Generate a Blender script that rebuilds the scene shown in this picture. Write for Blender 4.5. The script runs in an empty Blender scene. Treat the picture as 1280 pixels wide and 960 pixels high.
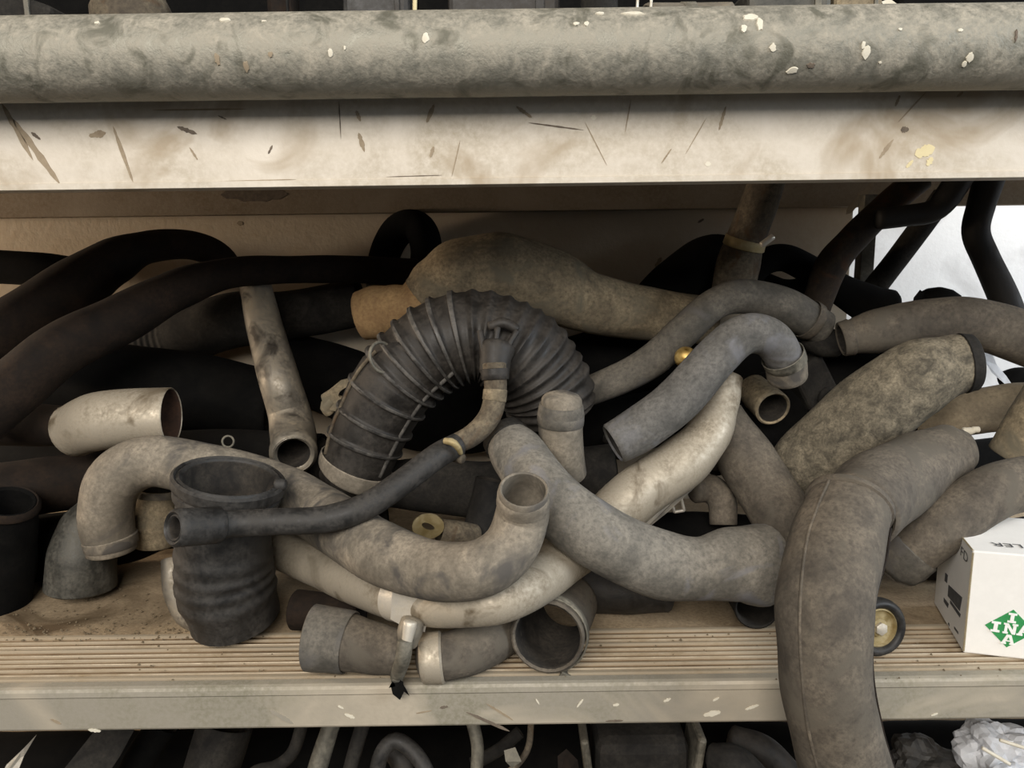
import bpy, bmesh, math, random
from mathutils import Vector, Matrix, noise

# ---------------------------------------------------------------- camera, world, light
S = bpy.context.scene
C = S.collection
F_PX = 960.0
CAM = Vector((0.0, -0.56, 0.342))
PITCH = math.radians(10.05)
ROLL = math.radians(0.75)
_f = Vector((0, math.cos(PITCH), -math.sin(PITCH)))
_r0 = Vector((1, 0, 0))
_u0 = _r0.cross(_f)
_r = _r0 * math.cos(ROLL) - _u0 * math.sin(ROLL)
_u = _u0 * math.cos(ROLL) + _r0 * math.sin(ROLL)
cd = bpy.data.cameras.new('camera')
cam = bpy.data.objects.new('camera', cd)
C.objects.link(cam)
m = Matrix.Identity(4)
for i in range(3):
    m[i][0], m[i][1], m[i][2], m[i][3] = _r[i], _u[i], -_f[i], CAM[i]
cam.matrix_world = m
cd.sensor_fit = 'HORIZONTAL'
cd.sensor_width = 36.0
cd.lens = F_PX / 1280.0 * 36.0
cd.clip_start = 0.01
S.camera = cam

W = bpy.data.worlds.new('world')
S.world = W
W.use_nodes = True
bg = W.node_tree.nodes['Background']
bg.inputs[0].default_value = (0.93, 0.96, 1.0, 1)
bg.inputs[1].default_value = 0.055


def area(name, loc, target, size, size_y, power, col):
    ld = bpy.data.lights.new(name, 'AREA')
    ld.shape = 'RECTANGLE'
    ld.size, ld.size_y, ld.energy, ld.color = size, size_y, power, col
    o = bpy.data.objects.new(name, ld)
    C.objects.link(o)
    o.location = loc
    o.rotation_euler = (Vector(target) - Vector(loc)).to_track_quat('-Z', 'Y').to_euler()
    return o


area('ceiling_lamp', (-0.45, -2.05, 1.38), (0.0, 0.05, 0.2), 2.2, 1.1, 79, (1.0, 0.935, 0.855))
area('doorway_daylight', (1.9, -0.9, 0.95), (0.2, 0.1, 0.15), 0.9, 1.2, 32, (0.86, 0.93, 1.0))
area('window_daylight', (1.75, 0.30, 0.75), (0.72, 0.95, 0.25), 0.5, 0.8, 17, (0.90, 0.94, 1.0))
area('aisle_bulb', (-1.45, 0.22, 0.36), (-0.2, 0.46, 0.33), 0.12, 0.12, 8.5, (1.0, 0.80, 0.60))

S.view_settings.view_transform = 'Standard'
S.view_settings.look = 'None'
S.view_settings.gamma = 1.0
S.view_settings.use_curve_mapping = False
S.view_settings.exposure = 0.0

# ---------------------------------------------------------------- helpers
RND = random.Random(7)


def ray(x, y):
    return _f * F_PX + _r * (x - 640.0) + _u * (480.0 - y)


def P(x, y, Y):
    d = ray(x, y)
    t = (Y - CAM.y) / d.y
    return CAM + d * t


def PT(x, y, Y):
    d = ray(x, y)
    t = (Y - CAM.y) / d.y
    return CAM + d * t, t


def PZ(x, y, z):
    d = ray(x, y)
    return CAM + d * ((z - CAM.z) / d.z)


def tag(o, label=None, cat=None, group=None, kind=None):
    if label: o['label'] = label
    if cat: o['category'] = cat
    if group: o['group'] = group
    if kind: o['kind'] = kind
    return o


def link_mesh(name, verts, faces, mat, parent=None, smooth=True, origin=None):
    """verts in world space; origin = base of the thing"""
    vs = [Vector(v) for v in verts]
    if parent is not None:
        org = Vector(parent['_o'])
    elif origin is not None:
        org = Vector(origin)
    else:
        n = len(vs)
        org = Vector((sum(v.x for v in vs) / n, sum(v.y for v in vs) / n, min(v.z for v in vs)))
    me = bpy.data.meshes.new(name)
    me.from_pydata([v - org for v in vs], [], faces)
    me.update()
    bm = bmesh.new()
    bm.from_mesh(me)
    bmesh.ops.recalc_face_normals(bm, faces=bm.faces)
    bm.to_mesh(me)
    bm.free()
    if smooth:
        me.polygons.foreach_set('use_smooth', [True] * len(me.polygons))
        try:
            me.set_sharp_from_angle(angle=math.radians(48))
        except Exception:
            pass
    me.materials.append(M[mat])
    o = bpy.data.objects.new(name, me)
    C.objects.link(o)
    if parent is not None:
        o.parent = parent
        root = parent
        o['_o'] = parent['_o']
    else:
        o.location = org
        o['_o'] = tuple(org)
    return o


def empty(name, org, label, cat, group=None):
    o = bpy.data.objects.new(name, None)
    o.empty_display_size = 0.02
    C.objects.link(o)
    o.location = org
    o['_o'] = tuple(org)
    return tag(o, label, cat, group)


def box_vf(c, sx, sy, sz, rot=None):
    c = Vector(c)
    R = rot if rot is not None else Matrix.Identity(3)
    vs = []
    for dz in (-1, 1):
        for dy in (-1, 1):
            for dx in (-1, 1):
                vs.append(c + R @ Vector((dx * sx / 2, dy * sy / 2, dz * sz / 2)))
    fs = [(0, 1, 3, 2), (4, 6, 7, 5), (0, 4, 5, 1), (2, 3, 7, 6), (0, 2, 6, 4), (1, 5, 7, 3)]
    return vs, fs


def bevel(o, w, seg=2):
    b = o.modifiers.new('bevel', 'BEVEL')
    b.width, b.segments, b.limit_method = w, seg, 'ANGLE'
    return o


def box(name, c, sx, sy, sz, mat, parent=None, rot=None, bev=0.0):
    v, f = box_vf(c, sx, sy, sz, rot)
    o = link_mesh(name, v, f, mat, parent, smooth=False)
    if bev: bevel(o, bev)
    return o


def catmull(ctrl, n):
    """ctrl: list of (Vector, radius) -> dense list"""
    out = []
    k = len(ctrl)
    for i in range(k - 1):
        p0 = ctrl[i - 1] if i > 0 else (ctrl[0][0] * 2 - ctrl[1][0], ctrl[0][1])
        p1, p2 = ctrl[i], ctrl[i + 1]
        p3 = ctrl[i + 2] if i + 2 < k else (ctrl[-1][0] * 2 - ctrl[-2][0], ctrl[-1][1])
        for j in range(n):
            t = j / n
            t2, t3 = t * t, t * t * t
            a, b, c, d = -.5 * t3 + t2 - .5 * t, 1.5 * t3 - 2.5 * t2 + 1, -1.5 * t3 + 2 * t2 + .5 * t, .5 * t3 - .5 * t2
            pos = p0[0] * a + p1[0] * b + p2[0] * c + p3[0] * d
            rad = p1[1] + (p2[1] - p1[1]) * (t * t * (3 - 2 * t))
            out.append((pos, rad))
    out.append(ctrl[-1])
    return out


def resample(pts, step):
    L = [0.0]
    for i in range(1, len(pts)):
        L.append(L[-1] + (pts[i][0] - pts[i - 1][0]).length)
    n = max(4, int(L[-1] / step))
    out, j = [], 0
    for i in range(n + 1):
        s = L[-1] * i / n
        while j < len(L) - 2 and L[j + 1] < s:
            j += 1
        t = 0 if L[j + 1] == L[j] else (s - L[j]) / (L[j + 1] - L[j])
        out.append((pts[j][0].lerp(pts[j + 1][0], t), pts[j][1] + (pts[j + 1][1] - pts[j][1]) * t, s))
    return out, L[-1]


def frames(path):
    n = len(path)
    T = []
    for i in range(n):
        a = path[max(0, i - 1)][0]
        b = path[min(n - 1, i + 1)][0]
        T.append((b - a).normalized())
    up = Vector((0, 0, 1)) if abs(T[0].z) < 0.9 else Vector((0, 1, 0))
    u = (up - T[0] * up.dot(T[0])).normalized()
    out = []
    for i in range(n):
        u = (u - T[i] * u.dot(T[i])).normalized()
        out.append((u.copy(), T[i].cross(u), T[i]))
    return out


class Path:
    """a swept centre line: world points, radii, frames"""

    def __init__(self, ctrl, step=0.005):
        self.pts, self.L = resample(catmull(ctrl, 12), step)
        self.fr = frames(self.pts)

    def at(self, t):
        i = min(len(self.pts) - 1, max(0, int(round(t * (len(self.pts) - 1)))))
        return self.pts[i][0], self.pts[i][1], self.fr[i]


def tube_vf(path, th=0.14, seg=26, cap0=False, cap1=False, prof=None, wob=0.02, seed=0.0, flat=None, a0=0, a1=None):
    pts, fr = path.pts, path.fr
    a1 = len(pts) - 1 if a1 is None else a1
    vs, fs = [], []
    rings = []

    def ring(c, r, f, k=1.0):
        idx = []
        for q in range(seg):
            a = 2 * math.pi * q / seg
            ca, sa = math.cos(a), math.sin(a)
            rr = r
            if wob:
                d = f[0] * ca + f[1] * sa
                rr = r * (1 + wob * noise.noise((c + d * r) * 22 + Vector((seed, seed * 1.7, 0))))
            x, y = ca * rr, sa * rr
            if flat:
                x *= flat[0]; y *= flat[1]
            idx.append(len(vs))
            vs.append(c + f[0] * x + f[1] * y)
        return idx

    def bridge(a, b):
        for q in range(seg):
            fs.append((a[q], a[(q + 1) % seg], b[(q + 1) % seg], b[q]))

    tube_vf.inner = (0, 0)
    outer = []
    for i in range(a0, a1 + 1):
        p, r, s = pts[i]
        rr = r * (prof(s, path.L) if prof else 1.0)
        outer.append(ring(p, rr, fr[i]))
    for i in range(len(outer) - 1):
        bridge(outer[i], outer[i + 1])

    def closecap(end, i, sgn):
        p, r, s = pts[i]
        prev = end
        for k, (kr, kd) in enumerate(((0.86, 0.18), (0.5, 0.32))):
            nx = ring(p + fr[i][2] * sgn * r * kd, r * kr, fr[i])
            bridge(prev, nx)
            prev = nx
        fs.append(tuple(prev))

    if cap0 and cap1:
        closecap(outer[0], a0, -1)
        closecap(outer[-1], a1, 1)
        return vs, fs
    inner = []
    for i in range(a0, a1 + 1):
        p, r, s = pts[i]
        inner.append(ring(p, r * (1 - th), fr[i]))
    i_start = len(fs)
    for i in range(len(inner) - 1):
        bridge(inner[i], inner[i + 1])
    tube_vf.inner = (i_start, len(fs))
    for end, (cap, i, oi, ii, sgn) in enumerate(((cap0, a0, outer[0], inner[0], -1), (cap1, a1, outer[-1], inner[-1], 1))):
        if cap:
            closecap(oi, i, sgn)
            fs.append(tuple(ii))
        else:
            p, r, s = pts[i]
            lip = ring(p + fr[i][2] * sgn * r * th * 0.45, r * (1 - th * 0.5), fr[i])
            bridge(oi, lip)
            bridge(lip, ii)
    return vs, fs


def band(path, t, width, k, mat, name, parent, th=0.05, wob=0.0, seg=32):
    """a clamp, cuff or collar round a swept hose at parameter t"""
    n = len(path.pts) - 1
    half = max(1, int(round(width / 2 / (path.L / n))))
    i0, i1 = max(0, int(t * n) - half), min(n, int(t * n) + half)
    if i1 - i0 < 1:
        i0 = max(0, i1 - 1)
    sub = object.__new__(Path)
    sub.pts = [(p, r * k, s) for p, r, s in path.pts[i0:i1 + 1]]
    sub.fr = path.fr[i0:i1 + 1]
    sub.L = path.L
    v, f = tube_vf(sub, th=th, seg=seg, wob=wob)
    return link_mesh(name, v, f, mat, parent)


def torus_vf(c, n, R, r, seg=36, k=10, flat=1.0):
    c, n = Vector(c), Vector(n).normalized()
    up = Vector((0, 0, 1)) if abs(n.z) < .9 else Vector((1, 0, 0))
    u = (up - n * up.dot(n)).normalized()
    v = n.cross(u)
    vs, fs = [], []
    for i in range(seg):
        a = 2 * math.pi * i / seg
        d = u * math.cos(a) + v * math.sin(a)
        for j in range(k):
            b = 2 * math.pi * j / k
            vs.append(c + d * (R + r * math.cos(b)) + n * r * flat * math.sin(b))
    for i in range(seg):
        for j in range(k):
            fs.append((i * k + j, ((i + 1) % seg) * k + j, ((i + 1) % seg) * k + (j + 1) % k, i * k + (j + 1) % k))
    return vs, fs


def lathe_vf(c, n, prof, seg=36):
    """prof: (radius, offset along n) list, closed at both ends"""
    c, n = Vector(c), Vector(n).normalized()
    up = Vector((0, 0, 1)) if abs(n.z) < .9 else Vector((1, 0, 0))
    u = (up - n * up.dot(n)).normalized()
    v = n.cross(u)
    vs, fs = [], []
    for r, h in prof:
        for i in range(seg):
            a = 2 * math.pi * i / seg
            vs.append(c + (u * math.cos(a) + v * math.sin(a)) * r + n * h)
    for k in range(len(prof) - 1):
        for i in range(seg):
            j = (i + 1) % seg
            fs.append((k * seg + i, k * seg + j, (k + 1) * seg + j, (k + 1) * seg + i))
    fs.append(tuple(range(seg)))
    fs.append(tuple((len(prof) - 1) * seg + i for i in range(seg)))
    return vs, fs


def prism(name, outline, depth_vec, mat, parent=None, smooth=False):
    """outline: world points of one face; depth_vec: thickness"""
    n = len(outline)
    d = Vector(depth_vec)
    vs = [Vector(p) for p in outline] + [Vector(p) + d for p in outline]
    fs = [tuple(range(n)), tuple(range(2 * n - 1, n - 1, -1))]
    for i in range(n):
        fs.append((i, (i + 1) % n, n + (i + 1) % n, n + i))
    return link_mesh(name, vs, fs, mat, parent, smooth=smooth)


# ---------------------------------------------------------------- materials
M = {}


def lin(h):
    h = h.lstrip('#')
    out = []
    for i in (0, 2, 4):
        c = int(h[i:i + 2], 16) / 255
        out.append(c / 12.92 if c <= .04045 else ((c + .055) / 1.055) ** 2.4)
    return (*out, 1)


def dusty(key, base, dust, amount=0.5, scale=28, rough=0.75, metal=0.0, bump=0.25, settle=0.25, fine=260, stretch=None, third=None, third_amt=0.35, spec=0.4):
    mt = bpy.data.materials.new(key)
    mt.use_nodes = True
    nt = mt.node_tree
    N, Lk = nt.nodes, nt.links
    b = N['Principled BSDF']
    tc = N.new('ShaderNodeTexCoord')
    oi = N.new('ShaderNodeObjectInfo')
    mul = N.new('ShaderNodeMath'); mul.operation = 'MULTIPLY'; mul.inputs[1].default_value = 13.7
    Lk.new(oi.outputs['Random'], mul.inputs[0])
    add = N.new('ShaderNodeVectorMath'); add.operation = 'ADD'
    Lk.new(tc.outputs['Object'], add.inputs[0]); Lk.new(mul.outputs[0], add.inputs[1])
    vec = add.outputs[0]
    if stretch:
        mp = N.new('ShaderNodeMapping')
        mp.inputs['Scale'].default_value = stretch
        Lk.new(vec, mp.inputs['Vector'])
        vec = mp.outputs[0]

    def nz(sc, det, ro=.6, dist=0.0):
        n = N.new('ShaderNodeTexNoise')
        n.inputs['Scale'].default_value, n.inputs['Detail'].default_value = sc, det
        n.inputs['Roughness'].default_value, n.inputs['Distortion'].default_value = ro, dist
        Lk.new(vec, n.inputs['Vector'])
        return n.outputs['Fac']

    def ramp(fac, lo, hi):
        r = N.new('ShaderNodeMapRange')
        r.inputs['From Min'].default_value, r.inputs['From Max'].default_value = lo, hi
        Lk.new(fac, r.inputs['Value'])
        return r.outputs[0]

    big = nz(scale, 6, .62, .6)
    fin = nz(fine, 3, .7)
    c = 0.66 - amount * 0.36
    k = ramp(big, c - .19, c + .2)
    geo = N.new('ShaderNodeNewGeometry')
    sx = N.new('ShaderNodeSeparateXYZ')
    Lk.new(geo.outputs['Normal'], sx.inputs[0])
    up = ramp(sx.outputs['Z'], 0.0, 1.0)
    s1 = N.new('ShaderNodeMath'); s1.operation = 'MULTIPLY_ADD'; s1.use_clamp = True
    Lk.new(up, s1.inputs[0]); s1.inputs[1].default_value = settle; Lk.new(k, s1.inputs[2])
    s2 = N.new('ShaderNodeMath'); s2.operation = 'MULTIPLY'
    Lk.new(s1.outputs[0], s2.inputs[0]); Lk.new(ramp(fin, .15, .62), s2.inputs[1])
    mix = N.new('ShaderNodeMix'); mix.data_type = 'RGBA'
    Lk.new(s2.outputs[0], mix.inputs[0])
    mix.inputs[6].default_value, mix.inputs[7].default_value = lin(base), lin(dust)
    col = mix.outputs[2]
    if third:
        t3 = ramp(nz(scale * .7, 4, .55, 1.2), .62 - third_amt * .25, .74 - third_amt * .2)
        m3 = N.new('ShaderNodeMix'); m3.data_type = 'RGBA'
        Lk.new(t3, m3.inputs[0]); Lk.new(col, m3.inputs[6]); m3.inputs[7].default_value = lin(third)
        col = m3.outputs[2]
    Lk.new(col, b.inputs['Base Color'])
    b.inputs['Metallic'].default_value = metal
    b.inputs['Specular IOR Level'].default_value = spec
    if metal:
        mm = N.new('ShaderNodeMath'); mm.operation = 'MULTIPLY_ADD'; mm.use_clamp = True
        Lk.new(s2.outputs[0], mm.inputs[0]); mm.inputs[1].default_value = -metal * .75; mm.inputs[2].default_value = metal
        Lk.new(mm.outputs[0], b.inputs['Metallic'])
    rr = N.new('ShaderNodeMath'); rr.operation = 'MULTIPLY_ADD'; rr.use_clamp = True
    Lk.new(s2.outputs[0], rr.inputs[0]); rr.inputs[1].default_value = (0.92 - rough); rr.inputs[2].default_value = rough
    Lk.new(rr.outputs[0], b.inputs['Roughness'])
    if bump:
        bp = N.new('ShaderNodeBump')
        bp.inputs['Strength'].default_value = bump
        bp.inputs['Distance'].default_value = 0.0015
        ad = N.new('ShaderNodeMath'); ad.operation = 'MULTIPLY_ADD'
        Lk.new(fin, ad.inputs[0]); ad.inputs[1].default_value = .6; Lk.new(big, ad.inputs[2])
        Lk.new(ad.outputs[0], bp.inputs['Height'])
        Lk.new(bp.outputs[0], b.inputs['Normal'])
    M[key] = mt
    return mt


dusty('grey_hose', '#3f3d38', '#787268', .5, 26, .72, third='#5d5a57', third_amt=.2)
dusty('grey_hose_cool', '#3f3e3b', '#787570', .5, 24, .72, third='#6f6f72', third_amt=.3)
dusty('grey_hose_light', '#4c4a45', '#8e887d', .5, 24, .7, third='#7c7b7d', third_amt=.3)
dusty('brown_hose', '#3c3731', '#736a5d', .5, 30, .8, third='#5c564c')
dusty('pale_hose', '#5c564c', '#9a9080', .5, 30, .74, third='#54504b', third_amt=.4)
dusty('speckled_hose', '#3b372f', '#948a76', .46, 70, .85, bump=.5, fine=420)
dusty('bar_black', '#181716', '#302d2a', .4, 40, .6, spec=.35)
dusty('dark_rust', '#231c17', '#4c4033', .5, 45, .75, third='#4a3220', third_amt=.3)
dusty('bore', '#1c1a18', '#4a443c', .4, 40, .8, settle=.1)
dusty('rust_bore', '#2c1d15', '#4d3526', .5, 40, .8, settle=.1)
dusty('rib_gloss', '#2b2a29', '#6a6660', .4, 60, .32, settle=.2, bump=.05)
dusty('black_rubber', '#1a1a1a', '#484541', .4, 40, .42, settle=.12, bump=.15)
dusty('black_duct', '#1b1917', '#46413b', .35, 34, .45, settle=.25, bump=.2)
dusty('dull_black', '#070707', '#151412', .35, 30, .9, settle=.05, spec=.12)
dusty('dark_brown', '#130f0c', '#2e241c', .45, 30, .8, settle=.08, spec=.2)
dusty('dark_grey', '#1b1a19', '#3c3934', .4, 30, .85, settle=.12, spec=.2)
dusty('rust_pipe', '#332c25', '#786d5a', .5, 45, .8, third='#54402c', third_amt=.3)
dusty('tan_hose', '#4f473a', '#a29378', .6, 26, .85, third='#6e6757', third_amt=.4, bump=.4)
dusty('orange_tan', '#86694a', '#bd9c6e', .6, 30, .88, bump=.4)
dusty('alu', '#8a857c', '#8d8371', .45, 30, .38, .85, .15, third='#4b463f', third_amt=.15)
dusty('silver', '#c2b8a6', '#857b6a', .52, 30, .38, .5, .1, .1, third='#6f6350', third_amt=.3)
dusty('bright_tin', '#d6d0c4', '#a49a87', .3, 40, .3, .5, .1, .1)
dusty('brass', '#c9a050', '#d8c48a', .3, 40, .2, 1.0, .05, .0)
dusty('grey_steel', '#3c3c39', '#6d6a61', .4, 30, .42, .6, .2)
dusty('tin_dull', '#55534c', '#8f897a', .45, 36, .5, .6, .25)
dusty('gold_zinc', '#97855a', '#b3a684', .4, 60, .4, .5, .1)
dusty('white_card', '#e9e7e2', '#efede8', .5, 60, .7, bump=.04, settle=.0)
dusty('paint_white', '#d9d3c2', '#c8c0ac', .3, 120, .6, bump=.2, settle=0)
dusty('paint_cream', '#d6c9a0', '#cbbd92', .3, 120, .6, bump=.1, settle=0)
dusty('smear_brown', '#8c7d68', '#a1937d', .5, 120, .8, bump=.1, settle=0)
dusty('smear_dark', '#5c5248', '#7b6f61', .5, 120, .8, bump=.1, settle=0)
dusty('green_print', '#2f8a4c', '#3b9758', .4, 160, .6, bump=0, settle=0)
dusty('ink', '#4a4a4c', '#6c6c6c', .3, 160, .7, bump=0, settle=0)
dusty('white_print', '#e8e8e2', '#ffffff', .4, 160, .6, bump=0, settle=0)
dusty('card_edge', '#8d8268', '#a99d82', .5, 160, .8, bump=0, settle=0)
dusty('wood_dust', '#75654f', '#ad9a7e', .55, 14, .92, bump=.5, settle=.1, fine=300, third='#54442f', third_amt=.3)
dusty('crumb', '#5a4e3e', '#7d7059', .5, 60, .95, settle=0)
dusty('plank', '#7d684e', '#96836a', .5, 22, .85, .0, .4, .0, fine=220, stretch=(.35, 1, 1), third='#5f4a33', third_amt=.3)
dusty('rib_metal', '#c3b6a0', '#8f7d62', .42, 26, .42, .45, .15, .0, fine=220, stretch=(.4, 1, 1))
dusty('lip', '#aaa396', '#85806f', .5, 9, .5, .3, .12, .0, third='#b5ab99', third_amt=.45)
dusty('beam', '#d2cabd', '#b0a591', .42, 14, .55, .1, .2, .0, fine=200, third='#ab9d88', third_amt=.4)
dusty('rear_beam', '#9a8e7d', '#7c6c56', .5, 10, .7, .2, .2, .0)
dusty('galv', '#7b7a70', '#aca596', .5, 55, .42, .4, .5, .25, fine=300, third='#6c6a5e', third_amt=.35)
dusty('clear_bag', '#d7d9dd', '#c4c7cc', .4, 50, .25, bump=.3, settle=0)
dusty('plaster', '#c9bda9', '#bfae96', .5, 7, .9, bump=.6, settle=0, fine=110)
dusty('plaster_white', '#dcdad6', '#cfccc8', .4, 7, .9, bump=.6, settle=0, fine=110, third='#bdbab6', third_amt=.2)
dusty('cardboard', '#5d5242', '#857760', .5, 40, .92, bump=.6)

# ---------------------------------------------------------------- structure
DECK = 0.452
Pwl = P(1064, 300, 0.455).x
wall = link_mesh('wall_back', *box_vf(((-1.6 + Pwl) / 2, 0.485, 0.25), Pwl + 1.6, 0.06, 2.1), 'plaster', smooth=False)
tag(wall, kind='structure')
wr = link_mesh('wall_right', *box_vf((0.75, 0.98, 0.25), 2.6, 0.06, 2.1), 'plaster_white', smooth=False)
tag(wr, kind='structure')

# lower shelf: a plain dusty board behind, a grooved aluminium plank in front
XL, XR = -0.85, 1.05
seamL, seamR = PZ(100, 801, 0).y, PZ(1150, 773, 0).y
SEAM = (seamL + seamR) / 2
bd = box('shelf_board', ((XL + XR) / 2, (SEAM + .455) / 2, -0.010), XR - XL, .455 - SEAM - .0015, 0.018, 'wood_dust', bev=.001)
tag(bd, 'brown dirt-covered shelf board behind the grooved plank under the pile', 'shelf board')


def profile_bar(name, prof, mat, x0, x1, parent=None, nx=1):
    n = len(prof)
    vs, fs = [], []
    for k in range(nx + 1):
        x = x0 + (x1 - x0) * k / nx
        for (y, z) in prof:
            vs.append((x, y, z))
    for k in range(nx):
        for i in range(n):
            j = (i + 1) % n
            fs.append((k * n + i, k * n + j, (k + 1) * n + j, (k + 1) * n + i))
    fs.append(tuple(range(n)))
    fs.append(tuple(nx * n + i for i in range(n)))
    return link_mesh(name, vs, fs, mat, parent, smooth=False)


plank = empty('shelf_plank', (0, 0.04, -.036), 'grooved aluminium shelf plank with a plain front lip carrying the hoses', 'shelf plank')
pr = [(.012, -.0355), (.012, -.0035)]
y = SEAM - .001
pr = [(.0115, -.030), (SEAM - .001, -.030), (SEAM - .001, -.0012), (.0115, -.0012)]
profile_bar('tread', pr, 'plank', XL, XR, plank)
nrib = 10
stepY = (SEAM - .001 - .0115) / nrib
for i in range(nrib):
    y0_ = .0115 + stepY * (i + .12) + (.0 if i % 3 else .0008)
    w_ = stepY * (.62, .25, .34, .2, .3, .22, .4, .2, .3, .7)[i]
    profile_bar('rib', [(y0_, -.0016), (y0_, .0006), (y0_ + w_ * .2, .0010), (y0_ + w_ * .8, .0010), (y0_ + w_, .0006), (y0_ + w_, -.0016)], 'rib_metal', XL, XR, plank)
lipp = [(.0112, .0003), (.004, .0006), (.0012, -.0002), (0, -.0025), (-.0004, -.0065), (.0006, -.0078), (.0006, -.0345), (.0016, -.0362), (.0105, -.0362), (.0112, -.034)]
profile_bar('front_lip', lipp, 'lip', XL, XR, plank)

# upper shelf
ub = empty('shelf_beam', (0, .005, .38), 'scuffed cream-grey metal beam face under the round tube', 'shelf beam')
zt, zb = .4535, P(640, 230.5, 0).z
bp_ = [(0, zt), (0, zb + .0050), (-.0012, zb + .0042), (-.0012, zb + .0004), (-.0004, zb), (.022, zb), (.022, zb + .003), (.0035, zb + .003), (.0035, zt - .003), (.03, zt - .003), (.03, zt)]
profile_bar('face', bp_, 'beam', XL, XR, ub)
rb = box('rear_shelf_beam', ((XL + XR) / 2, .436, (zt + zb) / 2), XR - XL, .03, zt - zb - .002, 'rear_beam', bev=.001)
tag(rb, 'dusty rear shelf beam running along the wall beneath the upper deck', 'shelf beam')
dk = box('shelf_deck', ((XL + XR) / 2, .2425, DECK + .0075), XR - XL, .421, .010, 'rear_beam', bev=.001)
tag(dk, 'upper shelf deck board resting between the two beams', 'shelf board')
up = box('shelf_upright', P(1081, 320, .40) + Vector((0, 0, -.08)), .017, .017, .40, 'tin_dull', bev=.001)
v = P(1081, 320, .40)
up.location.z = 0.0
tag(up, 'grey square metal shelf post between bent black pipes', 'post')

TUBE_Y = -.0275
tc_, tt_ = PT(640, 67, TUBE_Y)
TR = 50.5 * tt_
tube_ctrl = [(Vector((XL, TUBE_Y, tc_.z)), TR), (Vector((0, TUBE_Y, tc_.z)), TR), (Vector((XR, TUBE_Y, tc_.z)), TR)]
tp = Path(tube_ctrl, .02)
v, f = tube_vf(tp, th=.12, seg=64, wob=.006)
TUBE = tag(link_mesh('scaffold_tube', v, f, 'galv'), 'thick galvanised scaffold tube splashed with white paint along the upper beam', 'tube')


def blob_outline(n, rng, elong=1.0):
    return [(elong * (0.7 + .5 * rng.random()) * math.cos(2 * math.pi * i / n), (0.7 + .5 * rng.random()) * math.sin(2 * math.pi * i / n)) for i in range(n)]


def splash_tube(x, y, sx, sy, mat, ang=0):
    d = ray(x, y)
    # hit the cylinder
    oy, oz = CAM.y - TUBE_Y, CAM.z - tc_.z
    a = d.y ** 2 + d.z ** 2
    b = 2 * (oy * d.y + oz * d.z)
    c = oy * oy + oz * oz - TR * TR
    disc = b * b - 4 * a * c
    if disc < 0: return
    t = (-b - math.sqrt(disc)) / (2 * a)
    h = CAM + d * t
    th0 = math.atan2(h.z - tc_.z, h.y - TUBE_Y)
    n = 14
    ol = blob_outline(n, RND)
    ca, sa = math.cos(ang), math.sin(ang)
    vs = []
    for lay, (k, off) in enumerate(((1.0, -.0006), (.8, .0007))):
        for (u, w) in ol:
            uu, ww = (u * sx * ca - w * sy * sa) * t * k, (u * sx * sa + w * sy * ca) * t * k
            th = th0 - ww / TR
            vs.append((h.x + uu, TUBE_Y + (TR + off) * math.cos(th), tc_.z + (TR + off) * math.sin(th)))
    vs.append((h.x, TUBE_Y + (TR + .0009) * math.cos(th0), tc_.z + (TR + .0009) * math.sin(th0)))
    fs = []
    for i in range(n):
        j = (i + 1) % n
        fs.append((i, j, n + j, n + i))
        fs.append((n + i, n + j, 2 * n))
    link_mesh('paint_splash', vs, fs, mat, TUBE)


for a in [(938, 22, 12, 7), (950, 30, 5, 12), (930, 36, 5, 6), (966, 60, 5, 6), (1082, 66, 7, 9), (1079, 56, 3, 6), (990, 88, 8, 5), (1212, 72, 5, 7), (1205, 80, 4, 4),
          (413, 66, 4, 6), (431, 60, 2, 3), (720, 30, 5, 3), (733, 30, 4, 4), (792, 17, 17, 4), (750, 17, 6, 3), (532, 47, 6, 8), (1125, 37, 3, 2), (1200, 38, 4, 3), (1270, 44, 2, 9), (280, 25, 8, 4), (122, 29, 4, 3), (330, 27, 4, 2), (1100, 78, 2, 2)]:
    splash_tube(*a, 'smear_dark' if a[0] == 1270 else 'paint_white')
for a in [(308, 83, 4, 8), (272, 74, 4, 9), (338, 68, 4, 4), (1013, 82, 6, 4)]:
    splash_tube(*a, 'smear_dark' if a[0] > 1000 else 'smear_brown')


def stain(x, y, L, w, ang, mat, parent, name='scuff', Y=-.0000, n=12, bend=0.0):
    """thin irregular mark on an upright face"""
    c, t = PT(x, y, Y)
    a = math.radians(ang)
    top, bot = [], []
    for i in range(n + 1):
        q = i / n * 2 - 1
        e = max(0.04, math.sqrt(max(0, 1 - q * q))) * (.6 + .5 * RND.random())
        bx_, by_ = q * L / 2, bend * (1 - q * q)
        for lst, s in ((top, 1), (bot, -1)):
            px, py = bx_, by_ + s * w / 2 * e
            lst.append(c + Vector(((px * math.cos(a) - py * math.sin(a)) * t, 0, (px * math.sin(a) + py * math.cos(a)) * t)))
    ol = top + bot[::-1]
    ol = [p + Vector((0, .0004, 0)) for p in ol]
    return prism(name, ol, (0, -.0007, 0), mat, parent)


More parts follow.
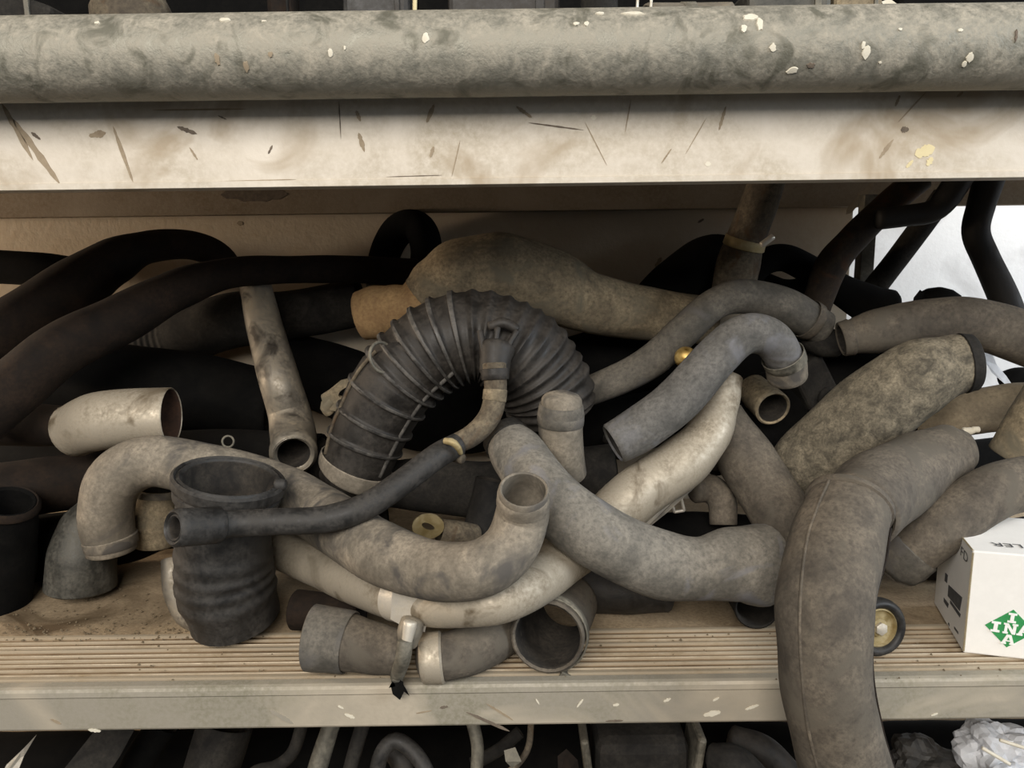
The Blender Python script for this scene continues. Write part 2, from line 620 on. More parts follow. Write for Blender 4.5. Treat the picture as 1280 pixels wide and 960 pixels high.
for a in [(234, 163, 26, 6, -20, 'smear_dark'), (46, 190, 95, 9, -58, 'smear_brown'), (22, 165, 75, 7, -66, 'smear_brown'), (154, 193, 70, 5, -75, 'smear_brown'), (122, 168, 22, 9, 10, 'smear_brown'),
          (538, 142, 24, 6, 65, 'smear_brown'), (540, 190, 14, 5, 70, 'smear_brown'), (452, 178, 24, 6, -75, 'smear_brown'), (448, 145, 14, 5, -70, 'smear_brown'), (425, 150, 45, 1.6, 90, 'smear_dark'),
          (570, 198, 45, 1.4, 75, 'smear_brown'), (278, 147, 12, 2, -25, 'smear_dark'), (338, 187, 12, 3, 60, 'smear_dark'), (242, 192, 18, 3, -60, 'smear_brown'), (310, 226, 120, 1.6, 1, 'smear_brown'),
          (518, 220, 70, 1.3, 1, 'smear_dark'), (250, 137, 120, 2.6, 0, 'smear_brown'), (45, 170, 14, 5, -40, 'smear_dark'), (40, 232, 8, 4, 0, 'smear_dark'), (695, 158, 70, 2, -8, 'smear_dark'),
          (745, 180, 60, 1.5, -62, 'smear_brown'), (833, 195, 22, 2, 55, 'smear_brown'), (903, 148, 30, 4, 75, 'smear_brown'), (1108, 186, 28, 5, 55, 'smear_brown'), (1131, 162, 10, 9, 0, 'smear_dark'),
          (1122, 126, 14, 4, 70, 'smear_brown'), (1140, 134, 48, 2, 48, 'smear_brown'), (1200, 118, 10, 4, 40, 'smear_brown'), (785, 145, 40, 1.6, 80, 'smear_brown'), (870, 170, 50, 1.2, 60, 'smear_brown'), (655, 140, 24, 5, -35, 'smear_brown')]:
    stain(*a, parent=ub)
for a in [(318, 243, 84, 18, 0, 'smear_dark'), (1075, 248, 50, 12, 50, 'smear_brown')]:
    stain(*a, parent=rb, Y=.421)
for a in [(300, 279, 8, 6, 0, 'smear_brown'), (823, 328, 14, 6, 60, 'smear_brown'), (876, 276, 9, 4, 30, 'smear_dark'), (590, 330, 90, 10, 6, 'smear_brown')]:
    if a[0] != 590: stain(*a, parent=wall, Y=.455)
stain(1156, 189, 26, 16, 20, 'paint_cream', ub, 'paint_splash')
stain(1162, 202, 12, 8, 60, 'paint_cream', ub, 'paint_splash')
stain(1137, 205, 12, 5, 50, 'paint_cream', ub, 'paint_splash')
stain(742, 147, 6, 8, 90, 'paint_white', ub, 'paint_splash')
stain(885, 205, 6, 8, 90, 'paint_white', ub, 'paint_splash')
for a in [(118, 913, 16, 5, -10, 'paint_white'), (437, 895, 14, 5, -25, 'paint_white'), (426, 884, 8, 3, -30, 'paint_white'), (725, 879, 14, 3, 55, 'paint_white'), (672, 877, 9, 2, -60, 'paint_white'), (770, 881, 8, 4, 10, 'paint_white'), (834, 875, 10, 4, 25, 'paint_white'),
          (895, 874, 9, 3, 30, 'paint_white'), (1168, 893, 9, 3, 20, 'paint_white'), (890, 892, 22, 8, 12, 'paint_white'), (352, 896, 34, 7, -35, 'lip'), (610, 902, 60, 5, -27, 'smear_dark'), (555, 884, 10, 4, 10, 'smear_dark'), (768, 901, 22, 3, 2, 'smear_dark'), (530, 890, 20, 2, 10, 'smear_brown'), (70, 902, 14, 4, -30, 'smear_brown'), (625, 890, 40, 3, -35, 'smear_brown'), (940, 884, 18, 4, 20, 'paint_white')]:
    stain(*a, parent=plank, Y=.0005)

#==SPEC==
# name, label, category, material, options, [(x, y, radius px, depth Y), ...]
T = [
('coolant_hose', 'long grey dusty hose bent like a U, its pale open mouth pointing up', 'hose', 'pale_hose', {'inner': 'pale_hose'}, [(141,688,30,.17),(133,640,33,.165),(146,598,34,.16),(190,577,32,.155),(255,588,34,.15),(330,608,36,.15),(400,642,37,.105),(470,688,39,.02),(540,713,37,-.02),(598,711,36,-.035),(636,685,35,-.025),(652,645,34,-.015),(655,612,32,-.025)]),
('turbo_hose', 'thick grey S-shaped hose with a flared end, lying across the silver pipe', 'hose', 'grey_hose_light', {}, [(630,545,27,.13),(650,572,35,.115),(690,625,39,.07),(750,672,42,.06),(820,703,43,.065),(872,711,39,.065),(918,705,46,.07),(950,706,51,.08)]),
('intake_pipe', 'long curved silver pipe with a seam fin and a bright clip', 'pipe', 'silver', {}, [(340,683,24,.125),(400,706,28,.105),(460,733,29,.055),(520,752,28,.02),(580,757,27,.0),(635,746,29,.0),(690,712,31,.045),(740,668,33,.12),(795,618,34,.15),(850,580,33,.165),(884,545,28,.175),(900,505,23,.19),(908,470,20,.20)]),
('air_duct', 'black ribbed accordion air duct arching over the pile', 'air duct', 'black_duct', {'ribs': 1, 'th': .1, 'pad': 1.06}, [(434,603,37,.155),(446,580,43,.155),(466,530,48,.16),(498,475,52,.165),(548,432,55,.17),(603,420,55,.175),(650,443,60,.18),(680,482,58,.19),(690,515,54,.2)]),
('rubber_elbow', 'wrinkled black rubber elbow standing with its wide mouth upward', 'elbow', 'black_rubber', {'th': .12, 'ribs': 3, 'pad': 1.07, 'fix': 1}, [(287,598,63,.080),(281,650,58,.083),(280,700,59,.085),(284,735,59,.088),(294,772,54,.094)]),
('vacuum_hose', 'thin black hose with a cut sleeve end crossing the rubber elbow', 'hose', 'black_rubber', {'th': .28, 'pad': 1.2}, [(219,660,18,-.02),(290,655,17,.02),(350,652,17,.028),(405,649,17,.035),(455,634,17,.045),(500,605,17,.06),(545,571,16,.075),(572,556,15,.085)]),
('vent_pipe', 'thin brown plastic pipe bending up against the accordion duct', 'pipe', 'rust_pipe', {'th': .2}, [(568,556,13,.088),(592,543,14,.094),(612,520,14,.10),(619,490,14,.105),(618,455,15,.11)]),
('intercooler_hose', 'wide dusty hose hanging down over the shelf lip with a raised seam', 'hose', 'brown_hose', {}, [(1062,630,50,.035),(1046,680,57,.005),(1030,750,57,-.028),(1031,840,55,-.042),(1043,910,55,-.042),(1068,1000,57,-.04),(1093,1080,57,-.035)]),
('folded_hose', 'dusty brown hose folded into the top of the hanging hose', 'hose', 'brown_hose', {'cap0': 1}, [(1206,562,26,.15),(1185,567,37,.14),(1145,588,46,.115),(1100,612,50,.075),(1070,640,50,.045)]),
('speckled_hose', 'thick hose with speckled crusted skin and a dark rim', 'hose', 'speckled_hose', {}, [(984,604,38,.215),(1020,570,46,.205),(1080,521,50,.19),(1140,476,48,.185),(1190,457,38,.19),(1216,453,34,.195)]),
('slanted_hose', 'smooth brown hose sloping down between the speckled hose and the silver pipe', 'hose', 'brown_hose', {}, [(900,522,30,.20),(940,585,36,.18),(980,650,38,.155),(1002,690,36,.14)]),
('bent_hose', 'grey hose bent at its top with a banded cuff', 'hose', 'grey_hose_cool', {'th': .2}, [(984,470,22,.185),(980,448,23,.175),(962,422,25,.165),(930,418,26,.155),(895,446,27,.15),(850,497,29,.145),(805,533,29,.14),(768,554,27,.135)]),
('wavy_hose', 'slim grey hose winding up behind the bent hose', 'hose', 'grey_hose', {'th': .2}, [(722,494,18,.235),(780,471,20,.235),(820,447,21,.235),(856,412,21,.235),(895,379,20,.24),(935,371,22,.245),(985,386,24,.25),(1028,410,22,.255)]),
('dusty_hose', 'dusty brown hose arching along the bright wall side', 'hose', 'brown_hose', {}, [(1052,424,20,.235),(1100,413,28,.225),(1160,404,30,.215),(1220,404,31,.205),(1295,428,34,.195)]),
('hose_connector', 'short cast hose connector at the joint of two hoses', 'connector', 'dark_grey', {'cap0': 1, 'cap1': 1}, [(1010,425,14,.275),(1030,428,19,.262),(1048,430,17,.258)]),
('flat_end_hose', 'grey-brown hose with a squared sleeve end above the white box', 'hose', 'brown_hose', {}, [(1300,600,33,.13),(1245,614,34,.125),(1190,650,33,.115),(1142,690,30,.105),(1124,706,30,.10)]),
('hose_stub', 'tan hose stub poking down beside the torn wrap', 'hose', 'tan_hose', {}, [(1345,455,36,.16),(1305,518,36,.145),(1264,572,28,.14)]),
('wrapped_hose', 'torn brown insulation wrap around a buried hose', 'hose', 'cardboard', {'wob': .16}, [(1300,505,30,.245),(1240,512,28,.25),(1190,520,27,.255),(1140,530,22,.26)]),
('capped_sleeve', 'upright dusty tan sleeve with a ribbed closed top', 'sleeve', 'pale_hose', {'cap0': 1}, [(702,499,25,.165),(701,520,28,.165),(701,545,27,.165),(708,592,25,.18)]),
('ribbed_hose', 'short dark hose with a ragged grey cuff lying on the plank edge', 'hose', 'brown_hose', {'th': .16, 'pad': 1.07, 'fix': 1, 'cap1': 1}, [(390,797,38,.0275),(425,801,36,.0245),(465,809,32,.019),(498,815,28,.016)]),
('wide_duct', 'dark brown duct lying on the plank behind the bright clip', 'duct', 'brown_hose', {'cap0': 1, 'fix': 1}, [(530,823,27,.0075),(560,820,29,.008),(586,812,31,.015),(610,800,31,.029),(630,790,29,.044)]),
('clamped_hose', 'wide open hose end with a thin screw clamp on the grooved plank', 'hose', 'brown_hose', {'th': .12, 'fix': 1}, [(685,797,47,.0115),(688,790,46,.022),(699,770,41,.053),(710,752,37,.083)]),
('pipe_stub', 'short grey pipe with its round mouth under the flared hose end', 'pipe', 'dark_grey', {'th': .13}, [(946,760,28,.085),(935,735,29,.13),(925,715,28,.16)]),
('black_flap', 'flattened black rubber piece lying under the S-shaped hose', 'rubber piece', 'black_duct', {'cap0': 1, 'cap1': 1}, [(728,732,32,.20),(778,738,29,.19),(835,742,23,.18)]),
('tin_elbow', 'shiny tin elbow with an open end beside the dark recess', 'elbow', 'silver', {'th': .06, 'inner': 'rust_bore'}, [(214,520,36,.17),(165,522,36,.175),(122,527,37,.185),(93,538,33,.205)]),
('dark_pipe', 'dark rusty pipe joining the back of the shiny tin elbow', 'pipe', 'dark_brown', {}, [(84,532,25,.225),(40,531,27,.23),(-30,528,28,.235)]),
('brown_hose', 'dark brown hose under the shiny tin elbow', 'hose', 'dark_brown', {}, [(140,595,33,.225),(90,602,35,.22),(35,610,36,.215),(-40,622,37,.21)]),
('upright_hose', 'dark upright hose with a thick-rimmed mouth beside the brown hose', 'hose', 'dull_black', {'th': .2, 'fix': 1, 'inner': 'dull_black'}, [(10,628,33,.14),(6,670,36,.148),(0,710,40,.152),(-8,748,42,.155)]),
('steel_elbow', 'dark steel elbow standing on its cut mouth on the dirty board', 'elbow', 'grey_steel', {'fix': 1}, [(126,634,25,.19),(110,662,34,.182),(102,700,40,.174),(101,732,41,.172)]),
('cuffed_sleeve', 'tan rimmed sleeve tucked behind the U-shaped hose elbow', 'sleeve', 'tan_hose', {}, [(196,612,27,.195),(194,645,26,.195),(194,680,25,.195)]),
('curved_tin_pipe', 'pale tin pipe curving down behind the rubber elbow', 'pipe', 'alu', {}, [(217,700,15,.14),(219,735,15,.13),(230,765,14,.118),(248,782,11,.11)]),
('straight_pipe', 'straight dull aluminium pipe sloping down to an open thick-rimmed end', 'pipe', 'alu', {'th': .28, 'fix': 1}, [(315,340,19,.345),(321,366,20,.325),(334,420,23,.285),(350,478,25,.247),(361,515,26,.246),(366,545,28,.226),(367,567,28,.190)]),
('rusty_hose', 'very long dark rusty hose sweeping up behind the tin elbow', 'hose', 'dark_brown', {}, [(-35,530,36,.17),(20,482,35,.19),(80,434,33,.21),(150,400,31,.24),(220,363,25,.275),(290,341,19,.31),(370,337,17,.34),(450,337,17,.365),(520,341,17,.385)]),
('big_dark_hose', 'big dark hose narrowing into an arch against the wall', 'hose', 'dark_brown', {}, [(-40,440,38,.27),(30,402,38,.295),(90,362,36,.32),(140,328,29,.345),(185,309,20,.365),(235,306,18,.38),(272,320,18,.395),(292,350,18,.40)]),
('flat_dark_hose', 'flat dark hose lying highest along the plaster wall', 'hose', 'dull_black', {}, [(-30,332,21,.405),(60,338,21,.405),(130,350,20,.41)]),
('loop_hose', 'black hose looped into a tight arch against the wall', 'hose', 'dull_black', {}, [(476,372,19,.41),(480,322,19,.41),(498,288,20,.405),(522,284,20,.395),(533,312,20,.38),(528,365,20,.37)]),
('dark_ribbed_duct', 'dark duct with faint ribs buried behind the straight pipe', 'duct', 'dark_grey', {'ribs': 2}, [(130,458,30,.38),(200,434,33,.39),(285,402,35,.395),(360,394,30,.40),(450,378,30,.40)]),
('tan_intake_duct', 'bulging tan moulded intake duct with an orange-tan cuff', 'duct', 'tan_hose', {'th': .1}, [(528,374,31,.275),(548,358,38,.275),(580,343,46,.275),(632,343,50,.28),(690,358,46,.285),(738,379,38,.29),(800,391,34,.30),(885,401,30,.315)]),
('dark_arch_hose', 'thick black hose rising in an arch to the wall', 'hose', 'dull_black', {}, [(795,405,30,.38),(842,358,33,.385),(892,326,33,.39),(940,345,26,.395)]),
('black_s_hose', 'black hose curving down to a blunt cap beside the grey post', 'hose', 'dull_black', {'cap1': 1}, [(930,372,15,.345),(945,335,17,.345),(975,322,17,.345),(1005,333,17,.345),(1045,358,19,.34),(1085,380,24,.335),(1112,386,24,.335)]),
('thin_black_hose', 'thinner black hose curling under the blunt-capped one', 'hose', 'dull_black', {}, [(920,350,13,.375),(950,352,13,.375),(980,362,13,.375),(1005,358,13,.375),(1022,340,13,.378)]),
('rusty_upright_pipe', 'upright mottled rusty pipe with a brass-coloured band', 'pipe', 'rust_pipe', {}, [(962,214,22,.27),(946,262,23,.28),(932,300,24,.29),(922,335,27,.30),(916,365,27,.305)]),
('bent_bar', 'long rusty black bent pipe leaning from the deck to the pile', 'pipe', 'dark_rust', {}, [(1150,222,17,.30),(1110,256,17,.30),(1066,299,18,.305),(1040,330,20,.31),(1024,372,18,.315),(1014,405,18,.32)]),
('kinked_bar', 'black bar kinked sideways below the deck', 'bar', 'bar_black', {'cap1': 1}, [(1202,218,16,.265),(1184,246,16,.265),(1166,264,14,.265),(1130,270,13,.265),(1098,274,13,.265)]),
('slanted_bar', 'dark grey slanted bar behind the kinked bar', 'bar', 'dark_grey', {}, [(1180,245,14,.36),(1148,288,14,.36),(1118,328,14,.36),(1088,366,14,.36)]),
('wavy_bar', 'thick black wavy pipe in front of the bright white wall', 'pipe', 'bar_black', {}, [(1238,218,18,.27),(1226,258,16,.27),(1220,290,16,.27),(1232,322,16,.27),(1256,375,17,.27),(1272,420,17,.275)]),
('ring_end_hose', 'dark hose whose round rim shows behind the bent hose', 'hose', 'dark_grey', {'th': .12}, [(792,530,44,.235),(800,545,42,.27),(806,560,40,.30)]),
('small_nozzle', 'small tan nozzle facing down beside the speckled hose', 'nozzle', 'tan_hose', {'th': .18, 'fix': 1}, [(940,486,20,.27),(952,497,22,.25),(966,510,23,.225)]),
('back_shade_filler', 'added dark filler hose standing in for shade behind the accordion duct', 'hose', 'dull_black', {}, [(355,455,42,.405),(430,480,46,.40),(480,505,46,.39),(580,520,48,.385),(680,480,48,.385),(780,450,46,.385),(870,450,44,.385),(960,452,40,.39),(1030,440,36,.395)]),  # added filler; near-black colour stands in for shade behind the pile
('left_shade_filler', 'added near-black filler duct darkening the recess behind the tin elbow', 'duct', 'dull_black', {}, [(-60,480,46,.36),(60,480,46,.36),(150,480,50,.365),(240,490,50,.37),(340,505,44,.385)]),  # invented duct, coloured near-black so the left recess reads as shaded
('right_shade_filler', 'added near-black filler duct darkening the gap behind the small nozzle', 'duct', 'dull_black', {}, [(880,545,52,.325),(960,520,54,.325),(1040,490,52,.325),(1110,470,46,.325)]),  # added only to keep the right-hand gap as dark as shade
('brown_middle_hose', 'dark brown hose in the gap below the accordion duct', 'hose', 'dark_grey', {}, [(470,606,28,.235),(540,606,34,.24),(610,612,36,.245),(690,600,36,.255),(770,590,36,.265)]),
('low_shade_filler', 'added dark filler hose darkening the low gap behind the S-shaped hose', 'hose', 'dull_black', {}, [(690,672,30,.24),(780,676,32,.245),(860,672,32,.245),(940,676,32,.25)]),  # filler hose; its black colour replaces shade in the low gap
('plug_hose', 'tan curled rubber plug behind the silver pipe fin', 'plug', 'brown_hose', {'cap0': 1}, [(868,612,17,.205),(888,611,18,.21),(902,626,18,.205),(904,655,17,.20)]),
('small_grey_tube', 'small grey tube pointing up behind the slotted lug', 'tube', 'dark_grey', {}, [(614,600,20,.165),(606,640,21,.16),(598,668,21,.155)]),
('rear_shade_filler', 'added dark filler hose standing in for shade behind the white box', 'hose', 'dark_brown', {}, [(1100,668,30,.20),(1160,690,34,.205),(1230,690,36,.21),(1300,680,36,.215)]),  # added behind the carton; dark colour takes the place of shade
('dark_side_duct', 'dark brown duct lying on the plank beside the rubber elbow', 'duct', 'dark_brown', {'fix': 1}, [(370,762,25,.092),(410,766,24,.086),(450,770,23,.08)]),
('centre_shade_filler', 'added black filler hose darkening the gap behind the upright dusty sleeve', 'hose', 'dull_black', {}, [(620,552,32,.32),(690,545,34,.325),(760,535,36,.33),(850,515,34,.335)]),  # added to cover the lit wall in the centre gap with darkness
('floor_shade_filler', 'added black filler hose darkening the gap under the dark rusty pipe', 'hose', 'dull_black', {}, [(-60,572,36,.37),(60,574,36,.37),(170,575,36,.37),(280,572,36,.375),(400,578,36,.38)]),  # invented hose that blacks out the lit gap under the tin elbow
('corner_shade_filler', 'added black filler hose darkening the gap behind the tan hose stub', 'hose', 'dull_black', {}, [(1150,590,30,.27),(1230,580,32,.275),(1320,575,32,.28)]),  # added to black out the gap at the right edge
('board_shade_filler', 'added dark filler duct standing in for shade behind the steel elbow and the rubber elbow', 'duct', 'dull_black', {}, [(-80,684,42,.255),(60,684,42,.255),(150,668,38,.255),(215,652,34,.255),(300,660,36,.255),(400,660,34,.25),(480,655,30,.245)]),  # filler on the board; black colour stands for shade around the elbows
]
# below the plank
TB = [
('thin_hose', 'thin grey hose drooping to the left below the plank', 'hose', 'dark_grey', {}, [(378,905,8,.09),(366,940,8,.08),(345,958,8,.08),(318,966,8,.085),(300,990,8,.09)]),
('grey_rod_hose', 'straight dull grey hose below the plank beside drooping hose', 'hose', 'tin_dull', {}, [(416,900,11,.07),(400,950,12,.06),(385,1000,12,.05)]),
('braided_hose', 'ribbed dark hose leaning below the plank beside the black loop', 'hose', 'dark_grey', {'ribs': 2}, [(455,900,9,.08),(442,945,9,.07),(428,1000,9,.06)]),
('black_loop_hose', 'black hose looping below the plank with a dull shine', 'hose', 'black_rubber', {}, [(470,1000,10,.06),(474,950,10,.06),(492,926,10,.065),(515,938,10,.06),(533,965,10,.05),(540,1000,10,.045)]),
('coiled_black_hose', 'fat black hose curl inside the loop below the plank', 'hose', 'black_duct', {}, [(500,990,14,.085),(503,958,14,.09),(490,935,13,.10)]),
('grey_y_hose', 'grey forked hose hanging below the plank', 'hose', 'tin_dull', {}, [(590,900,8,.08),(597,935,8,.07),(594,985,8,.06)]),
('bracing_hose', 'dark hose slanting beside the forked hose below the plank', 'hose', 'dark_grey', {}, [(650,915,8,.12),(622,938,8,.115),(590,955,8,.11)]),
('wire_cable', 'thin tan cable curving below the plank', 'cable', 'rust_pipe', {}, [(664,900,4,.06),(661,932,4,.055),(650,952,4,.05),(632,968,4,.045)]),
('shaded_hose', 'wide shaded hose below the plank at the dark recess', 'hose', 'dark_grey', {}, [(282,905,34,.14),(268,950,34,.13),(250,1010,34,.12)]),
('shaded_pipe', 'black slanting pipe below the plank between panel and hose', 'pipe', 'dull_black', {}, [(205,905,20,.15),(175,950,20,.14),(150,1010,20,.13)]),
('lump_hose', 'dull grey hose end below the plank next to the canister', 'hose', 'dark_grey', {'cap0': 1}, [(890,948,18,.08),(920,955,22,.07),(950,985,22,.06)]),
('dark_lump_hose', 'dark crossed hose below the plank beside the hanging hose', 'hose', 'black_duct', {'cap0': 1}, [(915,925,18,.13),(955,940,20,.12),(990,975,20,.11)]),
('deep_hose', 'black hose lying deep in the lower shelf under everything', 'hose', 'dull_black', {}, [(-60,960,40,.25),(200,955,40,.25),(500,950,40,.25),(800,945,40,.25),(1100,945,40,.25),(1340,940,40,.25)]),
]
#==ENDSPEC==
YFIX = {'coolant_hose': [0.1471, 0.1476, 0.1478, 0.148, 0.1483, 0.1535, 0.1128, 0.0293, -0.0124, -0.0294, -0.0213, -0.0132, -0.025],
    'turbo_hose': [0.1266, 0.1016, 0.0478, 0.0331, 0.039, 0.0408, 0.0473, 0.0585],
    'intake_pipe': [0.1496, 0.1189, 0.0615, 0.0218, -0.0028, -0.0069, 0.0367, 0.1121, 0.1429, 0.159, 0.1704, 0.1868, 0.1984],
    'air_duct': [0.1824, 0.1776, 0.1779, 0.1783, 0.179, 0.1798, 0.1806, 0.1861, 0.1904],
    'rubber_elbow': [0.08, 0.083, 0.085, 0.088, 0.094],
    'vacuum_hose': [-0.02, 0.016, 0.0199, 0.0232, 0.0324, 0.0509, 0.0704, 0.085],
    'vent_pipe': [0.088, 0.094, 0.1, 0.105, 0.11],
    'intercooler_hose': [0.035, 0.005, -0.028, -0.042, -0.042, -0.04, -0.035],
    'folded_hose': [0.1508, 0.1491, 0.1293, 0.0856, 0.045],
    'speckled_hose': [0.2328, 0.2155, 0.1929, 0.1795, 0.1763, 0.1737],
    'slanted_hose': [0.2238, 0.1948, 0.1621, 0.14],
    'bent_hose': [0.185, 0.175, 0.165, 0.155, 0.15, 0.145, 0.14, 0.135],
    'wavy_hose': [0.245, 0.2431, 0.2414, 0.2398, 0.2434, 0.2477, 0.2545, 0.2625],
    'dusty_hose': [0.2275, 0.2227, 0.2173, 0.2111, 0.2045],
    'hose_connector': [0.275, 0.262, 0.258],
    'flat_end_hose': [0.1107, 0.0986, 0.0887, 0.0895, 0.1],
    'hose_stub': [0.1505, 0.1487, 0.1568],
    'wrapped_hose': [0.245, 0.25, 0.255, 0.26],
    'capped_sleeve': [0.1174, 0.1195, 0.1223, 0.1399],
    'ribbed_hose': [0.0275, 0.0245, 0.019, 0.016],
    'wide_duct': [0.0075, 0.008, 0.015, 0.029, 0.044],
    'clamped_hose': [0.0115, 0.022, 0.053, 0.083],
    'pipe_stub': [0.0815, 0.1231, 0.1512],
    'black_flap': [0.1278, 0.1222, 0.1195],
    'tin_elbow': [0.1898, 0.1882, 0.1916, 0.205],
    'dark_pipe': [0.225, 0.23, 0.235],
    'brown_hose': [0.2367, 0.2207, 0.2045, 0.1883],
    'upright_hose': [0.14, 0.148, 0.152, 0.155],
    'steel_elbow': [0.19, 0.182, 0.174, 0.172],
    'cuffed_sleeve': [0.1954, 0.193, 0.1906],
    'curved_tin_pipe': [0.14, 0.1256, 0.1093, 0.0972],
    'straight_pipe': [0.345, 0.325, 0.285, 0.247, 0.246, 0.226, 0.19],
    'rusty_hose': [0.17, 0.1867, 0.2033, 0.2298, 0.2612, 0.2926, 0.3195, 0.3418, 0.359],
    'big_dark_hose': [0.27, 0.297, 0.324, 0.3511, 0.3732, 0.3905, 0.4078, 0.4154],
    'flat_dark_hose': [0.405, 0.405, 0.41],
    'loop_hose': [0.4289, 0.429, 0.4243, 0.4149, 0.4007, 0.3916],
    'dark_ribbed_duct': [0.4218, 0.4118, 0.3954, 0.3861, 0.3821],
    'tan_intake_duct': [0.275, 0.2748, 0.2747, 0.2795, 0.2843, 0.2891, 0.2997, 0.3188],
    'dark_arch_hose': [0.3567, 0.3743, 0.3902, 0.4051],
    'black_s_hose': [0.3259, 0.3307, 0.3355, 0.3399, 0.337, 0.3318, 0.3311],
    'thin_black_hose': [0.3551, 0.3604, 0.3654, 0.3702, 0.378],
    'rusty_upright_pipe': [0.27, 0.2762, 0.2824, 0.2884, 0.2888],
    'bent_bar': [0.3, 0.2982, 0.3014, 0.305, 0.3113, 0.32],
    'kinked_bar': [0.265, 0.265, 0.265, 0.265, 0.265],
    'slanted_bar': [0.36, 0.3615, 0.363, 0.3646],
    'wavy_bar': [0.27, 0.27, 0.27, 0.27, 0.27, 0.275],
    'ring_end_hose': [0.256, 0.2556, 0.251],
    'small_nozzle': [0.27, 0.25, 0.225],
    'back_shade_filler': [0.4118, 0.4061, 0.399, 0.3978, 0.4019, 0.4064, 0.4064, 0.4036, 0.3994],
    'left_shade_filler': [0.36, 0.3462, 0.339, 0.3336, 0.3348],
    'right_shade_filler': [0.2896, 0.3085, 0.3169, 0.3229],
    'brown_middle_hose': [0.2329, 0.223, 0.2128, 0.2071, 0.1998],
    'low_shade_filler': [0.2331, 0.2314, 0.226, 0.2257],
    'plug_hose': [0.205, 0.2087, 0.2016, 0.1934],
    'small_grey_tube': [0.165, 0.16, 0.155],
    'rear_shade_filler': [0.1998, 0.1885, 0.1849, 0.189],
    'dark_side_duct': [0.092, 0.086, 0.08],
    'centre_shade_filler': [0.3181, 0.3338, 0.3496, 0.365],
    'floor_shade_filler': [0.37, 0.3397, 0.3095, 0.2873, 0.2692],
    'corner_shade_filler': [0.27, 0.275, 0.28],
    'board_shade_filler': [0.2045, 0.2204, 0.2358, 0.243, 0.248, 0.2478, 0.2476]}

PATHS, OBJ = {}, {}


def rib_profile(kind):
    if kind == 1:
        def f(s, L):
            q = s / L
            k = 1.0
            if q < .05: return .98
            if q < .36:
                for c in (.15, .225, .305):
                    k += .06 * math.exp(-((q - c) / .0055) ** 2)
                return k
            if q < .62:
                u = ((q - .36) / .043) % 1.0
                return .985 + .085 * math.exp(-((u - .5) / .13) ** 2)
            u = ((q - .62) / .031) % 1.0
            return .975 + .07 * math.exp(-((u - .5) / .24) ** 2)
        return f
    if kind == 2:
        return lambda s, L: 1 + (.02 * math.sin(s / .0088 * 2 * math.pi) if .07 < s < .11 else 0)
    if kind == 3:
        return lambda s, L: 1 + (  .016 * math.sin(s * 330 + 3 * math.sin(s * 70)) * min(1, (s - .03) / .03) if s > .03 else 0)
    return None


def build_tubes(specs):
    for n, (name, label, cat, mat, opt, pts) in enumerate(specs):
        ys = YFIX.get(name)
        ctrl = []
        for i, (x, y, r, Y) in enumerate(pts):
            if ys: Y = ys[i]
            p, t = PT(x, y, Y)
            ctrl.append((p, r * t))
        rk = opt.get('ribs')
        pa = Path(ctrl, .0011 if rk == 1 else (.0016 if rk else .0045))
        v, f = tube_vf(pa, th=opt.get('th', .13), seg=32 if rk == 1 else 26, cap0=opt.get('cap0', 0), cap1=opt.get('cap1', 0), prof=rib_profile(rk), wob=opt.get('wob', .045), seed=n * 3.1)
        ia, ib = tube_vf.inner
        o = link_mesh(name, v, f, mat)
        if ib > ia and opt.get('inner', 'bore'):
            o.data.materials.append(M[opt.get('inner', 'bore')])
            mi = [0] * len(f)
            mi[ia:ib] = [1] * (ib - ia)
            o.data.polygons.foreach_set('material_index', mi)
        tag(o, label, cat)
        PATHS[name], OBJ[name] = pa, o


build_tubes(T)
build_tubes(TB)
#==REST==


def ridge(path, t0, t1, dirv, k, rad, mat, name, parent, wob=.1, seg=8):
    """a raised seam running along a hose on the side that faces dirv"""
    n = len(path.pts) - 1
    ctrl = []
    for i in range(int(t0 * n), int(t1 * n) + 1, max(1, n // 60)):
        p, r, s = path.pts[i]
        T_ = path.fr[i][2]
        d = Vector(dirv(p) if callable(dirv) else dirv)
        d = (d - T_ * d.dot(T_)).normalized()
        ctrl.append((p + d * r * k, rad))
    pa = Path(ctrl, .004)
    v, f = tube_vf(pa, th=.3, seg=seg, wob=wob, cap0=1, cap1=1)
    return link_mesh(name, v, f, mat, parent)


def mini(name, pts, mat, parent=None, **kw):
    ctrl = []
    for (x, y, r, Y) in pts:
        p, t = PT(x, y, Y)
        ctrl.append((p, r * t))
    pa = Path(ctrl, kw.pop('step', .003))
    v, f = tube_vf(pa, seg=kw.pop('seg', 18), wob=kw.pop('wob', .03), **kw)
    return link_mesh(name, v, f, mat, parent), pa


def plate(name, pts, thick, mat, parent=None):
    """outline of (x, y, Y) pixels; thickness goes away from the viewer"""
    ol = [P(*p) for p in pts]
    c = sum(ol, Vector()) / len(ol)
    d = (c - CAM).normalized() * thick
    return prism(name, ol, d, mat, parent)


def tocam(p):
    return CAM - p


YF = lambda n, i: YFIX[n][i] if n in YFIX else None

